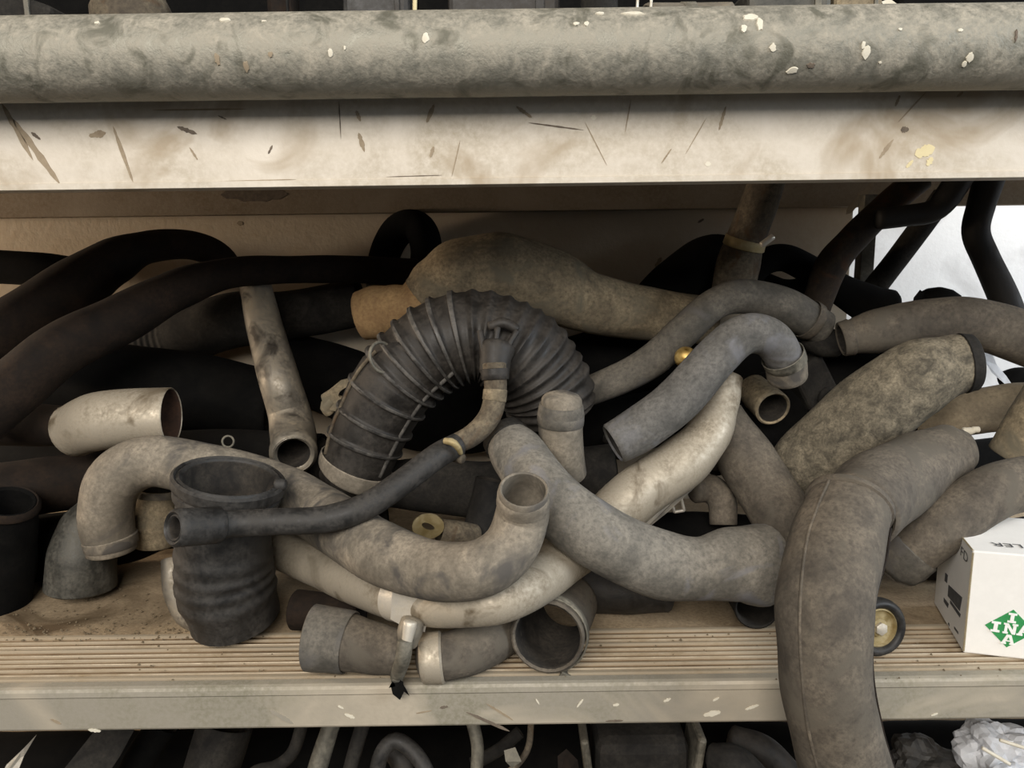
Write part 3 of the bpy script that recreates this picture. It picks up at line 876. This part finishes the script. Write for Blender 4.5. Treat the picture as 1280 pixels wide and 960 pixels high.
# ---- parts of the big hoses
o, pa = OBJ['intake_pipe'], PATHS['intake_pipe']
band(pa, .292, .022, 1.06, 'bright_tin', 'clip_band', o, th=.05)
cY = YF('intake_pipe', 3)
c512 = P(512, 752, cY)
fr_ = cY - .0165
plate('clip_plate', [(x, y, fr_ - .004) for x, y in ((491, 737), (514, 741), (538, 750), (535, 772), (531, 790), (509, 786), (488, 774))], .002, 'bright_tin', o)
lug, _ = mini('clip_lug', [(516, 776, 15, fr_ - .006), (512, 790, 16, fr_ - .010), (510, 806, 12, fr_ - .012)], 'alu', o, cap0=1, cap1=1)
mini('bolt', [(513, 778, 9, fr_ - .018), (509, 800, 7, fr_ - .022), (506, 812, 6, fr_ - .022)], 'bright_tin', lug, cap0=1, cap1=1)
mini('wire_sleeve', [(506, 802, 10, fr_ - .022), (504, 822, 10, fr_ - .024), (497, 843, 9, -.004), (496, 852, 7, -.006)], 'tin_dull', o, cap0=1, cap1=1)
for a in ([(496, 848), (488, 856), (491, 868), (500, 875), (505, 865), (504, 852)], [(500, 850), (507, 860), (512, 870), (503, 863)], [(492, 848), (486, 860), (494, 858)]):
    plate('torn_tail', [(x, y, -.008) for x, y in a], .003, 'dull_black', o)
dY = .012
fin = [(742, 700, .118), (790, 662, .128), (838, 624, .143), (880, 588, .158), (905, 557, .172), (898, 574, .172), (868, 610, .158), (835, 640, .143), (800, 668, .128), (752, 708, .118)]
plate('seam_fin', fin, .002, 'alu', o)

o, pa = OBJ['air_duct'], PATHS['air_duct']
band(pa, .062, .011, 1.10, 'pale_hose', 'clamp', o, th=.05)
ridge(pa, .09, .56, lambda p: Vector((.9, -.75, -.25)), 1.01, .0020, 'rib_gloss', 'mould_seam', o)
ridge(pa, .09, .40, lambda p: Vector((-1.0, -.55, .0)), 1.03, .0018, 'rust_pipe', 'mould_seam', o)
for q in (.15, .225, .305, .3815, .4245, .4675, .5105, .5535, .5965):
    band(pa, q, .0015, 1.085 if q > .35 else 1.07, 'rib_gloss', 'rib', o, th=.03, seg=40)
v, f = torus_vf(P(478, 447, YF('air_duct', 3) - .035), (.75, -.6, .3), .0145, .0016)
link_mesh('lifting_loop', v, f, 'tin_dull', o)
for dx in (-13, 0, 14):
    mini('outlet_rib', [(618 + dx * .8, 452, 4, .112), (619 + dx * 1.2, 432, 4, .118), (622 + dx * 1.7, 410 + abs(dx) * .3, 4, .124)], 'black_duct', o, cap0=1, cap1=1)
mini('outlet', [(618, 466, 19, .116), (619, 450, 20, .118), (621, 436, 23, .124)], 'black_duct', o, cap0=1, cap1=1)
mini('outlet_knob', [(612, 408, 6, .13), (630, 404, 7, .13), (646, 412, 6, .13)], 'black_duct', o, cap0=1, cap1=1)

o, pa = OBJ['rubber_elbow'], PATHS['rubber_elbow']
band(pa, .02, .012, 1.09, 'black_rubber', 'rim', o, th=.1, wob=.02)
band(pa, .12, .006, 1.05, 'black_rubber', 'rim', o, th=.1, wob=.02)
yy = YF('rubber_elbow', 0)
mini('rim_tab', [(346, 606, 9, yy), (356, 606, 7, yy)], 'black_rubber', o, cap0=1, cap1=1)

o, pa = OBJ['vacuum_hose'], PATHS['vacuum_hose']
band(pa, .087, .040, 1.34, 'black_rubber', 'sleeve', o, th=.32, wob=.01)
o, pa = OBJ['vent_pipe'], PATHS['vent_pipe']
band(pa, .93, .005, 1.2, 'black_duct', 'collar', o)
band(pa, .72, .010, 1.08, 'tan_hose', 'band', o, th=.1)
mini('clip_hook', [(556, 551, 4, .066), (566, 553, 5, .063), (573, 560, 4, .064), (576, 567, 3, .067)], 'gold_zinc', o, cap0=1, cap1=1)
mini('side_nipple', [(566, 570, 7, .085), (578, 574, 7, .08)], 'rust_pipe', o, cap0=1, cap1=1)

o, pa = OBJ['intercooler_hose'], PATHS['intercooler_hose']
ridge(pa, .02, .98, lambda p: Vector((-1.15, -1, .1)), .985, .0013, 'brown_hose', 'seam', o, wob=.02)
ridge(pa, .05, .98, lambda p: Vector((1.0, -.35, .0)), .99, .0012, 'dark_brown', 'stitched_seam', o, wob=.02)
band(pa, .012, .008, 1.05, 'brown_hose', 'collar', o, th=.1, wob=.02)

o, pa = OBJ['bent_hose'], PATHS['bent_hose']
band(pa, .045, .022, 1.12, 'pale_hose', 'cuff', o, th=.08)
band(pa, .10, .004, 1.16, 'tin_dull', 'clamp', o)
o, pa = OBJ['speckled_hose'], PATHS['speckled_hose']
band(pa, .985, .006, 1.05, 'dark_grey', 'end_rim', o, th=.12)
o, pa = OBJ['capped_sleeve'], PATHS['capped_sleeve']
band(pa, .12, .005, 1.06, 'grey_hose', 'ridge', o)
band(pa, .27, .004, 1.06, 'grey_hose', 'ridge', o)
o, pa = OBJ['ribbed_hose'], PATHS['ribbed_hose']
band(pa, .2, .038, 1.07, 'grey_hose', 'ragged_cuff', o, th=.07, wob=.05)
o, pa = OBJ['wide_duct'], PATHS['wide_duct']
band(pa, .09, .018, 1.13, 'silver', 'metal_nozzle', o, th=.2, wob=.05)
o, pa = OBJ['clamped_hose'], PATHS['clamped_hose']
clm = band(pa, .16, .007, 1.06, 'tin_dull', 'clamp', o, th=.05)
cy = YF('clamped_hose', 0)
q = P(706, 843, cy + .004)
box('clamp_screw', q, .009, .008, .006, 'tin_dull', clm, Matrix.Rotation(.5, 3, 'Y'), .001)
o, pa = OBJ['rusty_upright_pipe'], PATHS['rusty_upright_pipe']
band(pa, .60, .004, 1.07, 'gold_zinc', 'band', o)
q = P(962, 298, .2)
mini('band_screw', [(952, 306, 4, .215), (966, 296, 4, .215)], 'bright_tin', o, cap0=1, cap1=1)
o, pa = OBJ['dusty_hose'], PATHS['dusty_hose']
band(pa, .03, .012, 1.1, 'brown_hose', 'cuff', o, th=.12)
o, pa = OBJ['flat_end_hose'], PATHS['flat_end_hose']
band(pa, .94, .020, 1.07, 'grey_hose', 'square_sleeve', o, th=.1, seg=10)
o, pa = OBJ['upright_hose'], PATHS['upright_hose']
band(pa, .03, .008, 1.1, 'dark_brown', 'rim', o, th=.2)
o, pa = OBJ['straight_pipe'], PATHS['straight_pipe']
band(pa, .985, .008, 1.05, 'alu', 'end_bead', o, th=.3)
o, pa = OBJ['cuffed_sleeve'], PATHS['cuffed_sleeve']
band(pa, .06, .006, 1.08, 'pale_hose', 'rim', o, th=.12)
o, pa = OBJ['coolant_hose'], PATHS['coolant_hose']
band(pa, .02, .008, 1.05, 'pale_hose', 'end_bead', o, th=.12)
band(pa, .985, .008, 1.04, 'pale_hose', 'end_bead', o, th=.16)
o, pa = OBJ['turbo_hose'], PATHS['turbo_hose']
band(pa, .02, .006, 1.08, 'dark_grey', 'end_bead', o, th=.15)
o, pa = OBJ['tan_intake_duct'], PATHS['tan_intake_duct']
ty = YF('tan_intake_duct', 0)
mini('cuff', [(452, 395, 31, ty + .008), (470, 391, 34, ty + .006), (492, 387, 31, ty + .003), (515, 382, 28, ty), (536, 368, 32, ty)], 'orange_tan', o, th=.12)
o, pa = OBJ['wavy_hose'], PATHS['wavy_hose']
band(pa, .955, .012, 1.1, 'brown_hose', 'cuff', o)

# ---- small things lodged in the pile
lo = empty('slotted_lug', P(545, 672, .11), 'flat zinc lug with a slotted hole on a short tube', 'lug')
n_ = 18
c_, t_ = PT(535, 657, .112)
ux, uz = Vector((.97, .2, -.12)).normalized(), Vector((.15, -.1, .97)).normalized()
out_, hole = [], []
for i in range(n_):
    a = 2 * math.pi * i / n_
    out_.append(c_ + (ux * math.cos(a) * 20 + uz * math.sin(a) * 17) * t_)
    hx, hz = math.cos(a) * 9, math.sin(a) * 4
    hole.append(c_ + (ux * (hx * .9 - hz * -.5) * 1 + uz * (hz - hx * .45)) * t_)
nn = ux.cross(uz).normalized() * -.0025
vs = out_ + hole + [p - nn for p in out_] + [p - nn for p in hole]
fs = []
for i in range(n_):
    j = (i + 1) % n_
    fs += [(i, j, n_ + j, n_ + i), (2 * n_ + i, 2 * n_ + j, 3 * n_ + j, 3 * n_ + i), (i, j, 2 * n_ + j, 2 * n_ + i), (n_ + i, n_ + j, 3 * n_ + j, 3 * n_ + i)]
link_mesh('slotted_plate', vs, fs, 'gold_zinc', lo)
mini('tube_body', [(550, 664, 16, .124), (572, 668, 17, .13), (592, 672, 17, .138)], 'rust_pipe', lo, cap1=1)

cb = empty('spring_clip', P(845, 640, .19), 'small square wire clip hanging behind the silver pipe fin', 'clip')
for a in ([(838, 625, 2.2, .19), (843, 640, 2.2, .19), (855, 638, 2.2, .19), (851, 622, 2.2, .19), (838, 625, 2.2, .19)],):
    for i in range(4):
        mini('wire', [a[i], tuple((a[i][k] + a[i + 1][k]) / 2 for k in range(4)), a[i + 1]], 'bright_tin', cb, cap0=1, cap1=1, seg=8)
mini('wire', [(848, 624, 2, .19), (850, 612, 2, .192), (852, 604, 2, .195)], 'bright_tin', cb, cap0=1, cap1=1, seg=8)

c_, t_ = PT(857, 447, .205)
bf = empty('brass_fitting', c_ - Vector((0, 0, .01)), 'shiny brass fitting glinting between two grey hoses', 'fitting')
link_mesh('ball', *lathe_vf(c_, tocam(c_), [(0.0001, 13 * t_), (7 * t_, 11.5 * t_), (12 * t_, 7 * t_), (14 * t_, 0), (12 * t_, -7 * t_), (6 * t_, -12 * t_)], 24), 'brass', bf)
link_mesh('collar', *lathe_vf(c_ + Vector((0, .004, -.008)), (.3, -.6, -.7), [(9 * t_, 0), (10 * t_, 2 * t_), (10 * t_, 8 * t_), (8 * t_, 9 * t_)], 20), 'brass', bf)

gb = empty('gasket_bracket', P(430, 515, .21), 'pale cast bracket with an oval hole beside the accordion duct', 'bracket')
c_, t_ = PT(430, 492, .215)
ux, uz = Vector((.9, .1, .42)).normalized(), Vector((-.42, -.2, .9)).normalized()
out_, hole = [], []
rg = random.Random(3)
for i in range(n_):
    a = 2 * math.pi * i / n_
    k = 1 + .12 * rg.uniform(-1, 1)
    out_.append(c_ + (ux * math.cos(a) * 30 * k + uz * math.sin(a) * 17 * k) * t_)
    hole.append(c_ + (ux * (7 + math.cos(a) * 13) + uz * (2 + math.sin(a) * 6)) * t_)
nn = ux.cross(uz).normalized() * .006
vs = out_ + hole + [p + nn for p in out_] + [p + nn for p in hole]
fs = []
for i in range(n_):
    j = (i + 1) % n_
    fs += [(i, j, n_ + j, n_ + i), (2 * n_ + i, 2 * n_ + j, 3 * n_ + j, 3 * n_ + i), (i, j, 2 * n_ + j, 2 * n_ + i), (n_ + i, n_ + j, 3 * n_ + j, 3 * n_ + i)]
link_mesh('flange', vs, fs, 'tan_hose', gb)
mini('ear', [(414, 500, 8, .213), (408, 508, 8, .213), (412, 516, 7, .215)], 'tan_hose', gb, cap0=1, cap1=1)

c_, t_ = PT(285, 552, .20)
v, f = torus_vf(c_, (.1, -1, .2), 7 * t_, 1.4 * t_, 20, 8)
wrn = link_mesh('wire_ring', v, f, 'tin_dull')
tag(wrn, 'small wire ring behind the mouth of the rubber elbow', 'ring')

kb = empty('black_bracket', P(1015, 520, .29), 'black moulded bracket with a round hole behind the speckled hose', 'bracket')
c_, t_ = PT(1012, 478, .275)
R_ = Matrix.Rotation(-.5, 3, 'Y') @ Matrix.Rotation(.3, 3, 'Z')
box('block', c_, 48 * t_, 30 * t_, 58 * t_, 'dark_grey', kb, R_, .004)
q = P(1032, 496, .245)
link_mesh('bushing', *torus_vf(q, (.5, -.8, -.2), 9 * t_, 4 * t_, 24, 10), 'dark_grey', kb)

sc = plate('plastic_scrap', [(1228, 432, .30), (1238, 436, .3), (1246, 456, .298), (1258, 470, .295), (1266, 482, .29), (1256, 480, .29), (1240, 466, .294), (1230, 450, .298)], .004, 'clear_bag')
tag(sc, 'white torn plastic scrap under the arching dusty hose', 'scrap')
rag, _ = mini('dark_rag', [(1255, 476, 12, .32), (1275, 470, 12, .32), (1300, 474, 14, .32)], 'dull_black', None, cap0=1, cap1=1, wob=.2)
tag(rag, 'dark rag wedged above the torn insulation wrap', 'rag')
chip = empty('plaster_chip', P(1212, 542, .19), 'white chip lying on the torn insulation wrap', 'chip')
mini('flake', [(1204, 538, 4, .19), (1211, 539, 5, .19), (1217, 538, 4, .19)], 'paint_white', chip, cap0=1, cap1=1, seg=10)
mini('crumb', [(1216, 537, 4, .19), (1223, 537, 4, .19)], 'paint_white', chip, cap0=1, cap1=1, seg=10)

kc = empty('rubber_grommet', P(1168, 385, .26), 'black rubber grommet with a small tab above the dusty arching hose', 'grommet')
c_, t_ = PT(1172, 384, .27)
link_mesh('dome', *lathe_vf(c_, (0, -.1, 1), [(26 * t_, -6 * t_), (27 * t_, 4 * t_), (24 * t_, 16 * t_), (15 * t_, 22 * t_), (3 * t_, 25 * t_)], 28), 'dull_black', kc)
plate('tab', [(1139, 390, .262), (1142, 372, .262), (1150, 362, .262), (1155, 366, .262), (1156, 390, .262)], .008, 'dull_black', kc)

# pulley wheel
rw = .0248
c_ = PZ(1096, 783, rw)
ax = Vector((.18, -1, .12)).normalized()
pw = empty('pulley_wheel', Vector((c_.x, c_.y, 0)), 'small black-rimmed pulley with a golden face beside the hanging hose', 'pulley')
link_mesh('tyre', *torus_vf(c_, ax, rw * .82, rw * .18, 44, 12, 1.6), 'black_rubber', pw)
link_mesh('face', *lathe_vf(c_, ax, [(rw * .72, -.006), (rw * .72, .0025), (rw * .62, .0045), (rw * .58, .0015), (rw * .34, .0012), (rw * .30, .004), (rw * .1, .0045)], 40), 'gold_zinc', pw)
link_mesh('hub_bolt', *lathe_vf(c_ + ax * .004, ax, [(rw * .22, 0), (rw * .22, .003), (rw * .12, .0045)], 6), 'bright_tin', pw)

# ---- white carton
A = PZ(1204, 816, 0.0012)
Bk = PZ(1170, 758, 0.0012)
e1 = (Bk - A); e1.z = 0
e1 = e1.normalized()
e2 = Vector((e1.y, -e1.x, 0))
DEP, WID = .095, .098
dtop = ray(1223, 689)
n_f = -e1
t_ = (A - CAM).dot(n_f) / dtop.dot(n_f)
HGT = (CAM + dtop * t_).z - A.z
ctn = empty('parts_carton', A + e1 * DEP / 2 + e2 * WID / 2, 'white cardboard parts carton with a green diamond logo on the plank', 'carton')
ctr = A + e1 * DEP / 2 + e2 * WID / 2 + Vector((0, 0, HGT / 2))
RM = Matrix((e2, e1, Vector((0, 0, 1)))).transposed()
box('carton_body', ctr, WID, DEP, HGT, 'white_card', ctn, RM, .0012)


def hit(x, y, p0, n):
    d = ray(x, y)
    return CAM + d * ((p0 - CAM).dot(n) / d.dot(n))


def face_poly(name, pts, n, mat, off=.0003):
    return prism(name, [p + n * off for p in pts], n * -.0004 - n * off * .5, mat, ctn)


nf, nl, nt_ = -e1, -e2, Vector((0, 0, 1))
T0 = A + nt_ * HGT
dia = [hit(1231, 781, A, nf), hit(1267, 762, A, nf)]
bot_ = hit(1258, 809, A, nf)
dc = (dia[1] + bot_) / 2
dia += [dc * 2 - dia[0], bot_]
LOGO = face_poly('logo_diamond', dia, nf, 'green_print')


def text(s, c, u, v, h, mat, n, off=.0006, wid=1.0, bold=.0, name='lettering'):
    cu = bpy.data.curves.new('t', 'FONT')
    cu.body = s
    cu.align_x, cu.align_y = 'CENTER', 'CENTER'
    cu.offset = bold
    cu.fill_mode = 'BOTH'
    cu.extrude = .004
    to = bpy.data.objects.new('t', cu)
    C.objects.link(to)
    me = bpy.data.meshes.new_from_object(to.evaluated_get(bpy.context.evaluated_depsgraph_get()))
    bpy.data.objects.remove(to)
    vs = [c + u * (q.co.x * h * wid * 1.4) + v * (q.co.y * h * 1.4) + n * (off + q.co.z * h) for q in me.vertices]
    fs = [tuple(p.vertices) for p in me.polygons]
    return link_mesh(name, vs, fs, mat, ctn, smooth=False)


du = (dia[2] - dia[0]); LW = du.length; du = du.normalized()
dv = (dia[1] - dia[3]); LH = dv.length; dv = dv.normalized()
SLAB = {'I': [[(-.32, -.5), (.32, -.5), (.32, -.3), (.14, -.3), (.14, .3), (.32, .3), (.32, .5), (-.32, .5), (-.32, .3), (-.14, .3), (-.14, -.3), (-.32, -.3)]],
        'N': [[(-.5, -.5), (-.12, -.5), (-.12, -.34), (-.2, -.34), (-.2, .14), (.16, -.5), (.4, -.5), (.4, .34), (.5, .34), (.5, .5), (.1, .5), (.1, .34), (.18, .34), (.18, -.1), (-.16, .5), (-.5, .5), (-.5, .34), (-.4, .34), (-.4, -.34), (-.5, -.34)]],
        'A': [[(-.55, -.5), (-.12, -.5), (-.12, -.34), (-.2, -.34), (-.16, -.2), (.16, -.2), (.2, -.34), (.12, -.34), (.12, -.5), (.55, -.5), (.55, -.34), (.46, -.34), (.18, .5), (-.18, .5), (-.46, -.34), (-.55, -.34)]]}


def slab(ch, c, u, v, h):
    for ol in SLAB[ch]:
        prism('lettering', [c + u * (x * h * 1.15) + v * (y * h) + nf * .0009 for x, y in ol], nf * -.0008, 'white_print', LOGO)
    if ch == 'A':
        prism('lettering_hole', [c + u * (x * h * 1.15) + v * (y * h) + nf * .0012 for x, y in ((-.1, -.04), (.1, -.04), (0, .28))], nf * -.001, 'green_print', LOGO)


for s_, q in (('I', -.29), ('N', 0.0), ('A', .29)):
    slab(s_, dc + du * LW * q, du, dv, LH * .27)
slab('I', dc + dv * LH * .285, du, dv, LH * .25)
slab('A', dc - dv * LH * .285, du, dv, LH * .25)
# top lettering, upside down from here
lc = hit(1259, 682, T0, nt_)
text('LER', lc, -e2, -e1, .0085, 'ink', nt_, wid=1.25)
# left side print
for (x0, y0, x1, y1, x2, y2, x3, y3) in ((1186, 731, 1203, 747, 1200, 764, 1185, 745), (1182, 716, 1185, 719, 1184, 729, 1181, 726), (1180, 747, 1186, 755, 1185, 760, 1180, 752), (1188, 750, 1201, 768, 1200, 772, 1188, 754), (1186, 778, 1187, 780, 1187, 783, 1185, 780), (1193, 783, 1198, 790, 1198, 793, 1193, 786)):
    face_poly('print_block', [hit(x, y, A, nl) for x, y in ((x0, y0), (x1, y1), (x2, y2), (x3, y3))], nl, 'ink')
text('FD', hit(1206, 694, A, nl), -e1, nt_, .0085, 'ink', nl, wid=1.5)
for a, b in ((A, T0), (T0, T0 + e1 * DEP)):
    d = (b - a)
    q = (a + b) / 2
    L_ = d.length
    zz = d.normalized()
    side = (nf + nl).normalized() if a is A else (nl + nt_).normalized()
    yv = zz.cross(side)
    box('folded_edge', q + side * -.0004, .0012, .0012, L_ * .96, 'card_edge', ctn, Matrix((side, yv, zz)).transposed())

# ---- dirt crumbs on the board and the plank
rg = random.Random(11)
vs, fs = [], []


def crumb(p, s):
    b = len(vs)
    for d in ((1, 0, 0), (-1, 0, 0), (0, 1, 0), (0, -1, 0), (0, 0, 1), (0, 0, -.3)):
        vs.append(p + Vector(d) * s * rg.uniform(.6, 1.3))
    for q in ((0, 2, 4), (2, 1, 4), (1, 3, 4), (3, 0, 4), (2, 0, 5), (1, 2, 5), (3, 1, 5), (0, 3, 5)):
        fs.append(tuple(b + i for i in q))


for i in range(420):
    if i < 200:
        x, y, z = rg.uniform(0, 270), 802 - abs(rg.gauss(0, 20)), .0
    elif i < 320:
        x, y, z = rg.uniform(0, 1280), rg.uniform(792, 850), .0006
    else:
        x, y, z = rg.uniform(0, 230), rg.uniform(730, 800), .0
    crumb(PZ(x, y, z), rg.choice((.0005, .0007, .001, .0015,   .0018 if i < 200 else .001)))
st = link_mesh('dirt_crumbs', vs, fs, 'crumb', smooth=False)
tag(st, 'loose dirt crumbs scattered over the board and the grooved plank', 'dirt', kind='stuff')

# ---- things on the upper deck, showing above the tube
ZU = DECK + .0127


def on_deck(name, label, cat, x0, x1, ytop, Y, mat, kind='box', depth=.05, lean=0.0, mat2=None):
    a, b = P(x0, 20, Y), P(x1, 20, Y)
    zt_ = P((x0 + x1) / 2, ytop, Y).z
    h = zt_ - ZU
    e = empty(name, Vector(((a.x + b.x) / 2, Y, ZU)), label, cat)
    w = b.x - a.x
    c = Vector(((a.x + b.x) / 2, Y + depth / 2, ZU + h / 2))
    if kind == 'box':
        box('body', c, w, depth, h, mat, e, Matrix.Rotation(lean, 3, 'Y'), .004)
        box('edge_strip', c + Vector((w * .32, -depth / 2 - .0005, 0)), w * .08, .003, h * .94, mat2 or mat, e, None, .0006)
    elif kind == 'cyl':
        r_ = w / 2
        link_mesh('body', *lathe_vf(Vector((c.x, Y + r_, ZU)), (0, 0, 1), [(r_ * .9, 0), (r_, .004), (r_, h * .8), (r_ * .85, h * .93), (r_ * .5, h)], 30), mat, e)
        link_mesh('neck', *lathe_vf(Vector((c.x, Y + r_, ZU + h - .001)), (0, 0, 1), [(r_ * .4, 0), (r_ * .4, .01), (r_ * .3, .012)], 24), mat2 or mat, e)
    elif kind == 'hose':
        r_ = depth / 2
        ct = [(Vector((a.x, Y + r_, ZU + r_ * 1.0 + .001)), r_), (Vector((c.x, Y + r_ + .006, ZU + r_ + .002)), r_), (Vector((b.x, Y + r_, ZU + r_ + .001)), r_)]
        pt = Path(ct, .005)
        v, f = tube_vf(pt, th=.15, wob=.03)
        link_mesh('body', v, f, mat, e)
        band(pt, .5, .01, 1.04, mat2 or mat, 'band', e)
    return e


on_deck('sheet_metal', 'grey leaning metal sheet on the upper deck', 'sheet', -30, 50, -10, .03, 'dark_grey', 'box', .03, .35, 'tin_dull')
on_deck('round_canister', 'tan rounded canister on the upper deck', 'canister', 92, 192, -30, .05, 'rust_pipe', 'cyl', .05, 0, 'tin_dull')
on_deck('dark_post', 'dark brown post standing on the upper deck', 'post', 333, 366, -60, .05, 'dark_brown', 'box', .025, 0, 'dark_grey')
on_deck('black_case', 'glossy black plastic case on the upper deck', 'case', 428, 512, -60, .05, 'black_rubber', 'box', .07, 0, 'black_duct')
on_deck('black_housing', 'black plastic housing beside the glossy case on the upper deck', 'housing', 560, 700, -60, .06, 'black_duct', 'box', .08, 0, 'black_rubber')
on_deck('dark_can', 'dark ribbed can on the upper deck by two thin rods', 'can', 728, 775, -40, .04, 'dark_grey', 'cyl', .05)
on_deck('grey_pipe_section', 'grey dusty pipe lying on the upper deck', 'pipe', 815, 925, 0, .02, 'alu', 'hose', .052, 0, 'tin_dull')
on_deck('grey_carton', 'pale grey block on the upper deck', 'block', 935, 1040, -20, .03, 'grey_steel', 'box', .05, 0, 'tin_dull')
on_deck('green_grey_carton', 'green-grey block on the upper deck beside the pale block', 'block', 1044, 1104, -20, .035, 'tan_hose', 'box', .05, 0, 'tin_dull')
on_deck('black_crate', 'long black crate at the end of the upper deck', 'crate', 1122, 1420, -60, .05, 'dull_black', 'box', .08, 0, 'black_rubber')
on_deck('dark_backdrop', 'added dark tray at the back of the upper deck', 'backdrop', -200, 1500, -140, .20, 'dull_black', 'box', .1, 0, 'dull_black')  # invented block standing in for the dark background above the tube
for x, q in ((796, 'against the dark can'), (813, 'next to the grey dusty pipe')):
    a, b = P(x - 4, 24, .02), P(x + 3, -30, .02)
    a.z = ZU
    pt = Path([(a, .0011), ((a + b) / 2, .0011), (b, .0011)], .006)
    v, f = tube_vf(pt, th=.3, seg=8, wob=0, cap0=1, cap1=1)
    tag(link_mesh('thin_rod', v, f, 'bright_tin'), 'thin metal rod standing on the upper deck ' + q, 'rod', 'thin rods on the upper deck')
a, b = P(515, 24, .02), P(519, -30, .02)
a.z = ZU
pt = Path([(a, .0016), ((a + b) / 2, .0016), (b, .0016)], .006)
v, f = tube_vf(pt, th=.3, seg=8, wob=0, cap0=1, cap1=1)
tag(link_mesh('cream_stick', v, f, 'paint_cream'), 'cream stick standing beside the glossy black case', 'stick')
sh = plate('paper_scrap', [(1102, 2, .0), (1112, -2, .0), (1123, 6, .0), (1119, 12, .0), (1108, 13, .0)], .003, 'paint_white')
tag(sh, 'white paper scrap sticking up over the tube', 'scrap')

# ---- the lower shelf and what shows under the lip
lowz = -.30
lb = box('low_shelf_board', ((XL + XR) / 2, .21, lowz - .01), XR - XL, .46, .02, 'wood_dust', bev=.001)
tag(lb, 'dirty board of the lowest shelf in deep shade', 'shelf board')


def low_panel(name, label, cat, pts, mat, th=.006):
    o = plate(name, pts, th, mat)
    return tag(o, label, cat)


low_panel('pale_blade', 'pale narrow metal blade slanting up below the plank', 'blade', [(-10, 990, .03), (8, 956, .05), (30, 935, .06), (46, 918, .07), (30, 945, .06), (14, 985, .04)], 'bright_tin', .002)
low_panel('steel_sheet', 'flat dark grey steel sheet leaning below the plank beside the blade', 'sheet', [(60, 985, .07), (85, 955, .08), (125, 905, .1), (172, 905, .1), (150, 945, .085), (120, 990, .07)], 'dark_grey', .012)
low_panel('paper_tag', 'small white paper tag below the plank on a tan cable', 'tag', [(630, 938, .04), (644, 934, .04), (652, 952, .035), (640, 960, .035), (632, 952, .035)], 'tin_dull', .001)
low_panel('foil_bracket', 'crumpled dark bracket below the plank beside the canister', 'bracket', [(697, 945, .06), (708, 936, .06), (722, 950, .05), (726, 975, .05), (698, 975, .05)], 'dark_brown', .01)
cn = empty('grey_canister', P(797, 985, .12), 'broad grey canister with pale side flanges under the plank', 'canister')
c_, t_ = PT(797, 935, .12)
box('shell', c_ + Vector((0, 0, -.03)), 112 * t_, .07, .12, 'dark_grey', cn, None, .012)
for sx in (-1, 1):
    box('flange', c_ + Vector((sx * 61 * t_, -.01, -.03)), 10 * t_, .05, .125, 'tin_dull', cn, Matrix.Rotation(sx * .12, 3, 'Y'), .003)


def crumple(name, label, cat, c, sx, sy, sz, mat, seed, amp=.5, sub=4):
    bm = bmesh.new()
    bmesh.ops.create_icosphere(bm, subdivisions=sub, radius=1)
    rc = random.Random(int(seed * 10))
    for v_ in bm.verts:
        q = v_.co.copy()
        k = 1 + amp * (.55 * noise.noise(q * 1.6 + Vector((seed, 0, 0))) + rc.uniform(-.09, .09))
        v_.co = Vector((q.x * sx * k, q.y * sy * k, q.z * sz * k))
    me_v = [Vector(c) + v_.co for v_ in bm.verts]
    me_f = [tuple(v_.index for v_ in f_.verts) for f_ in bm.faces]
    bm.free()
    o = link_mesh(name, me_v, me_f, mat, smooth=False)
    return tag(o, label, cat)


crumple('plastic_bag', 'crumpled white plastic bag under the plank beside the hanging hose', 'bag', P(1246, 940, .09), .032, .03, .030, 'clear_bag', 2.0, .7)
crumple('plastic_wrapper', 'clear crumpled wrapper lying lowest beneath the white bag', 'wrapper', P(1262, 985, .04), .03, .02, .018, 'clear_bag', 6.0, .7)
crumple('black_bag', 'black crumpled plastic sheet under the plank beside the white bag', 'bag', P(1150, 962, .11), .036, .03, .026, 'black_rubber', 4.0, .8)
for (a, b), s_ in zip((((1228, 935), (1262, 955)), ((1250, 925), (1284, 936))), ('lying between the crumpled bag and the clear wrapper', 'lying across the upper folds of the crumpled bag')):
    p0, p1 = P(a[0], a[1], .035), P(b[0], b[1], .03)
    pt = Path([(p0, .0016), ((p0 + p1) / 2, .0016), (p1, .0016)], .005)
    v, f = tube_vf(pt, th=.3, seg=8, wob=.05, cap0=1, cap1=1)
    tag(link_mesh('white_stick', v, f, 'paint_white'), 'thin white stick ' + s_, 'stick', 'white sticks on the bag')
for o in bpy.data.objects:
    if '_o' in o: del o['_o']
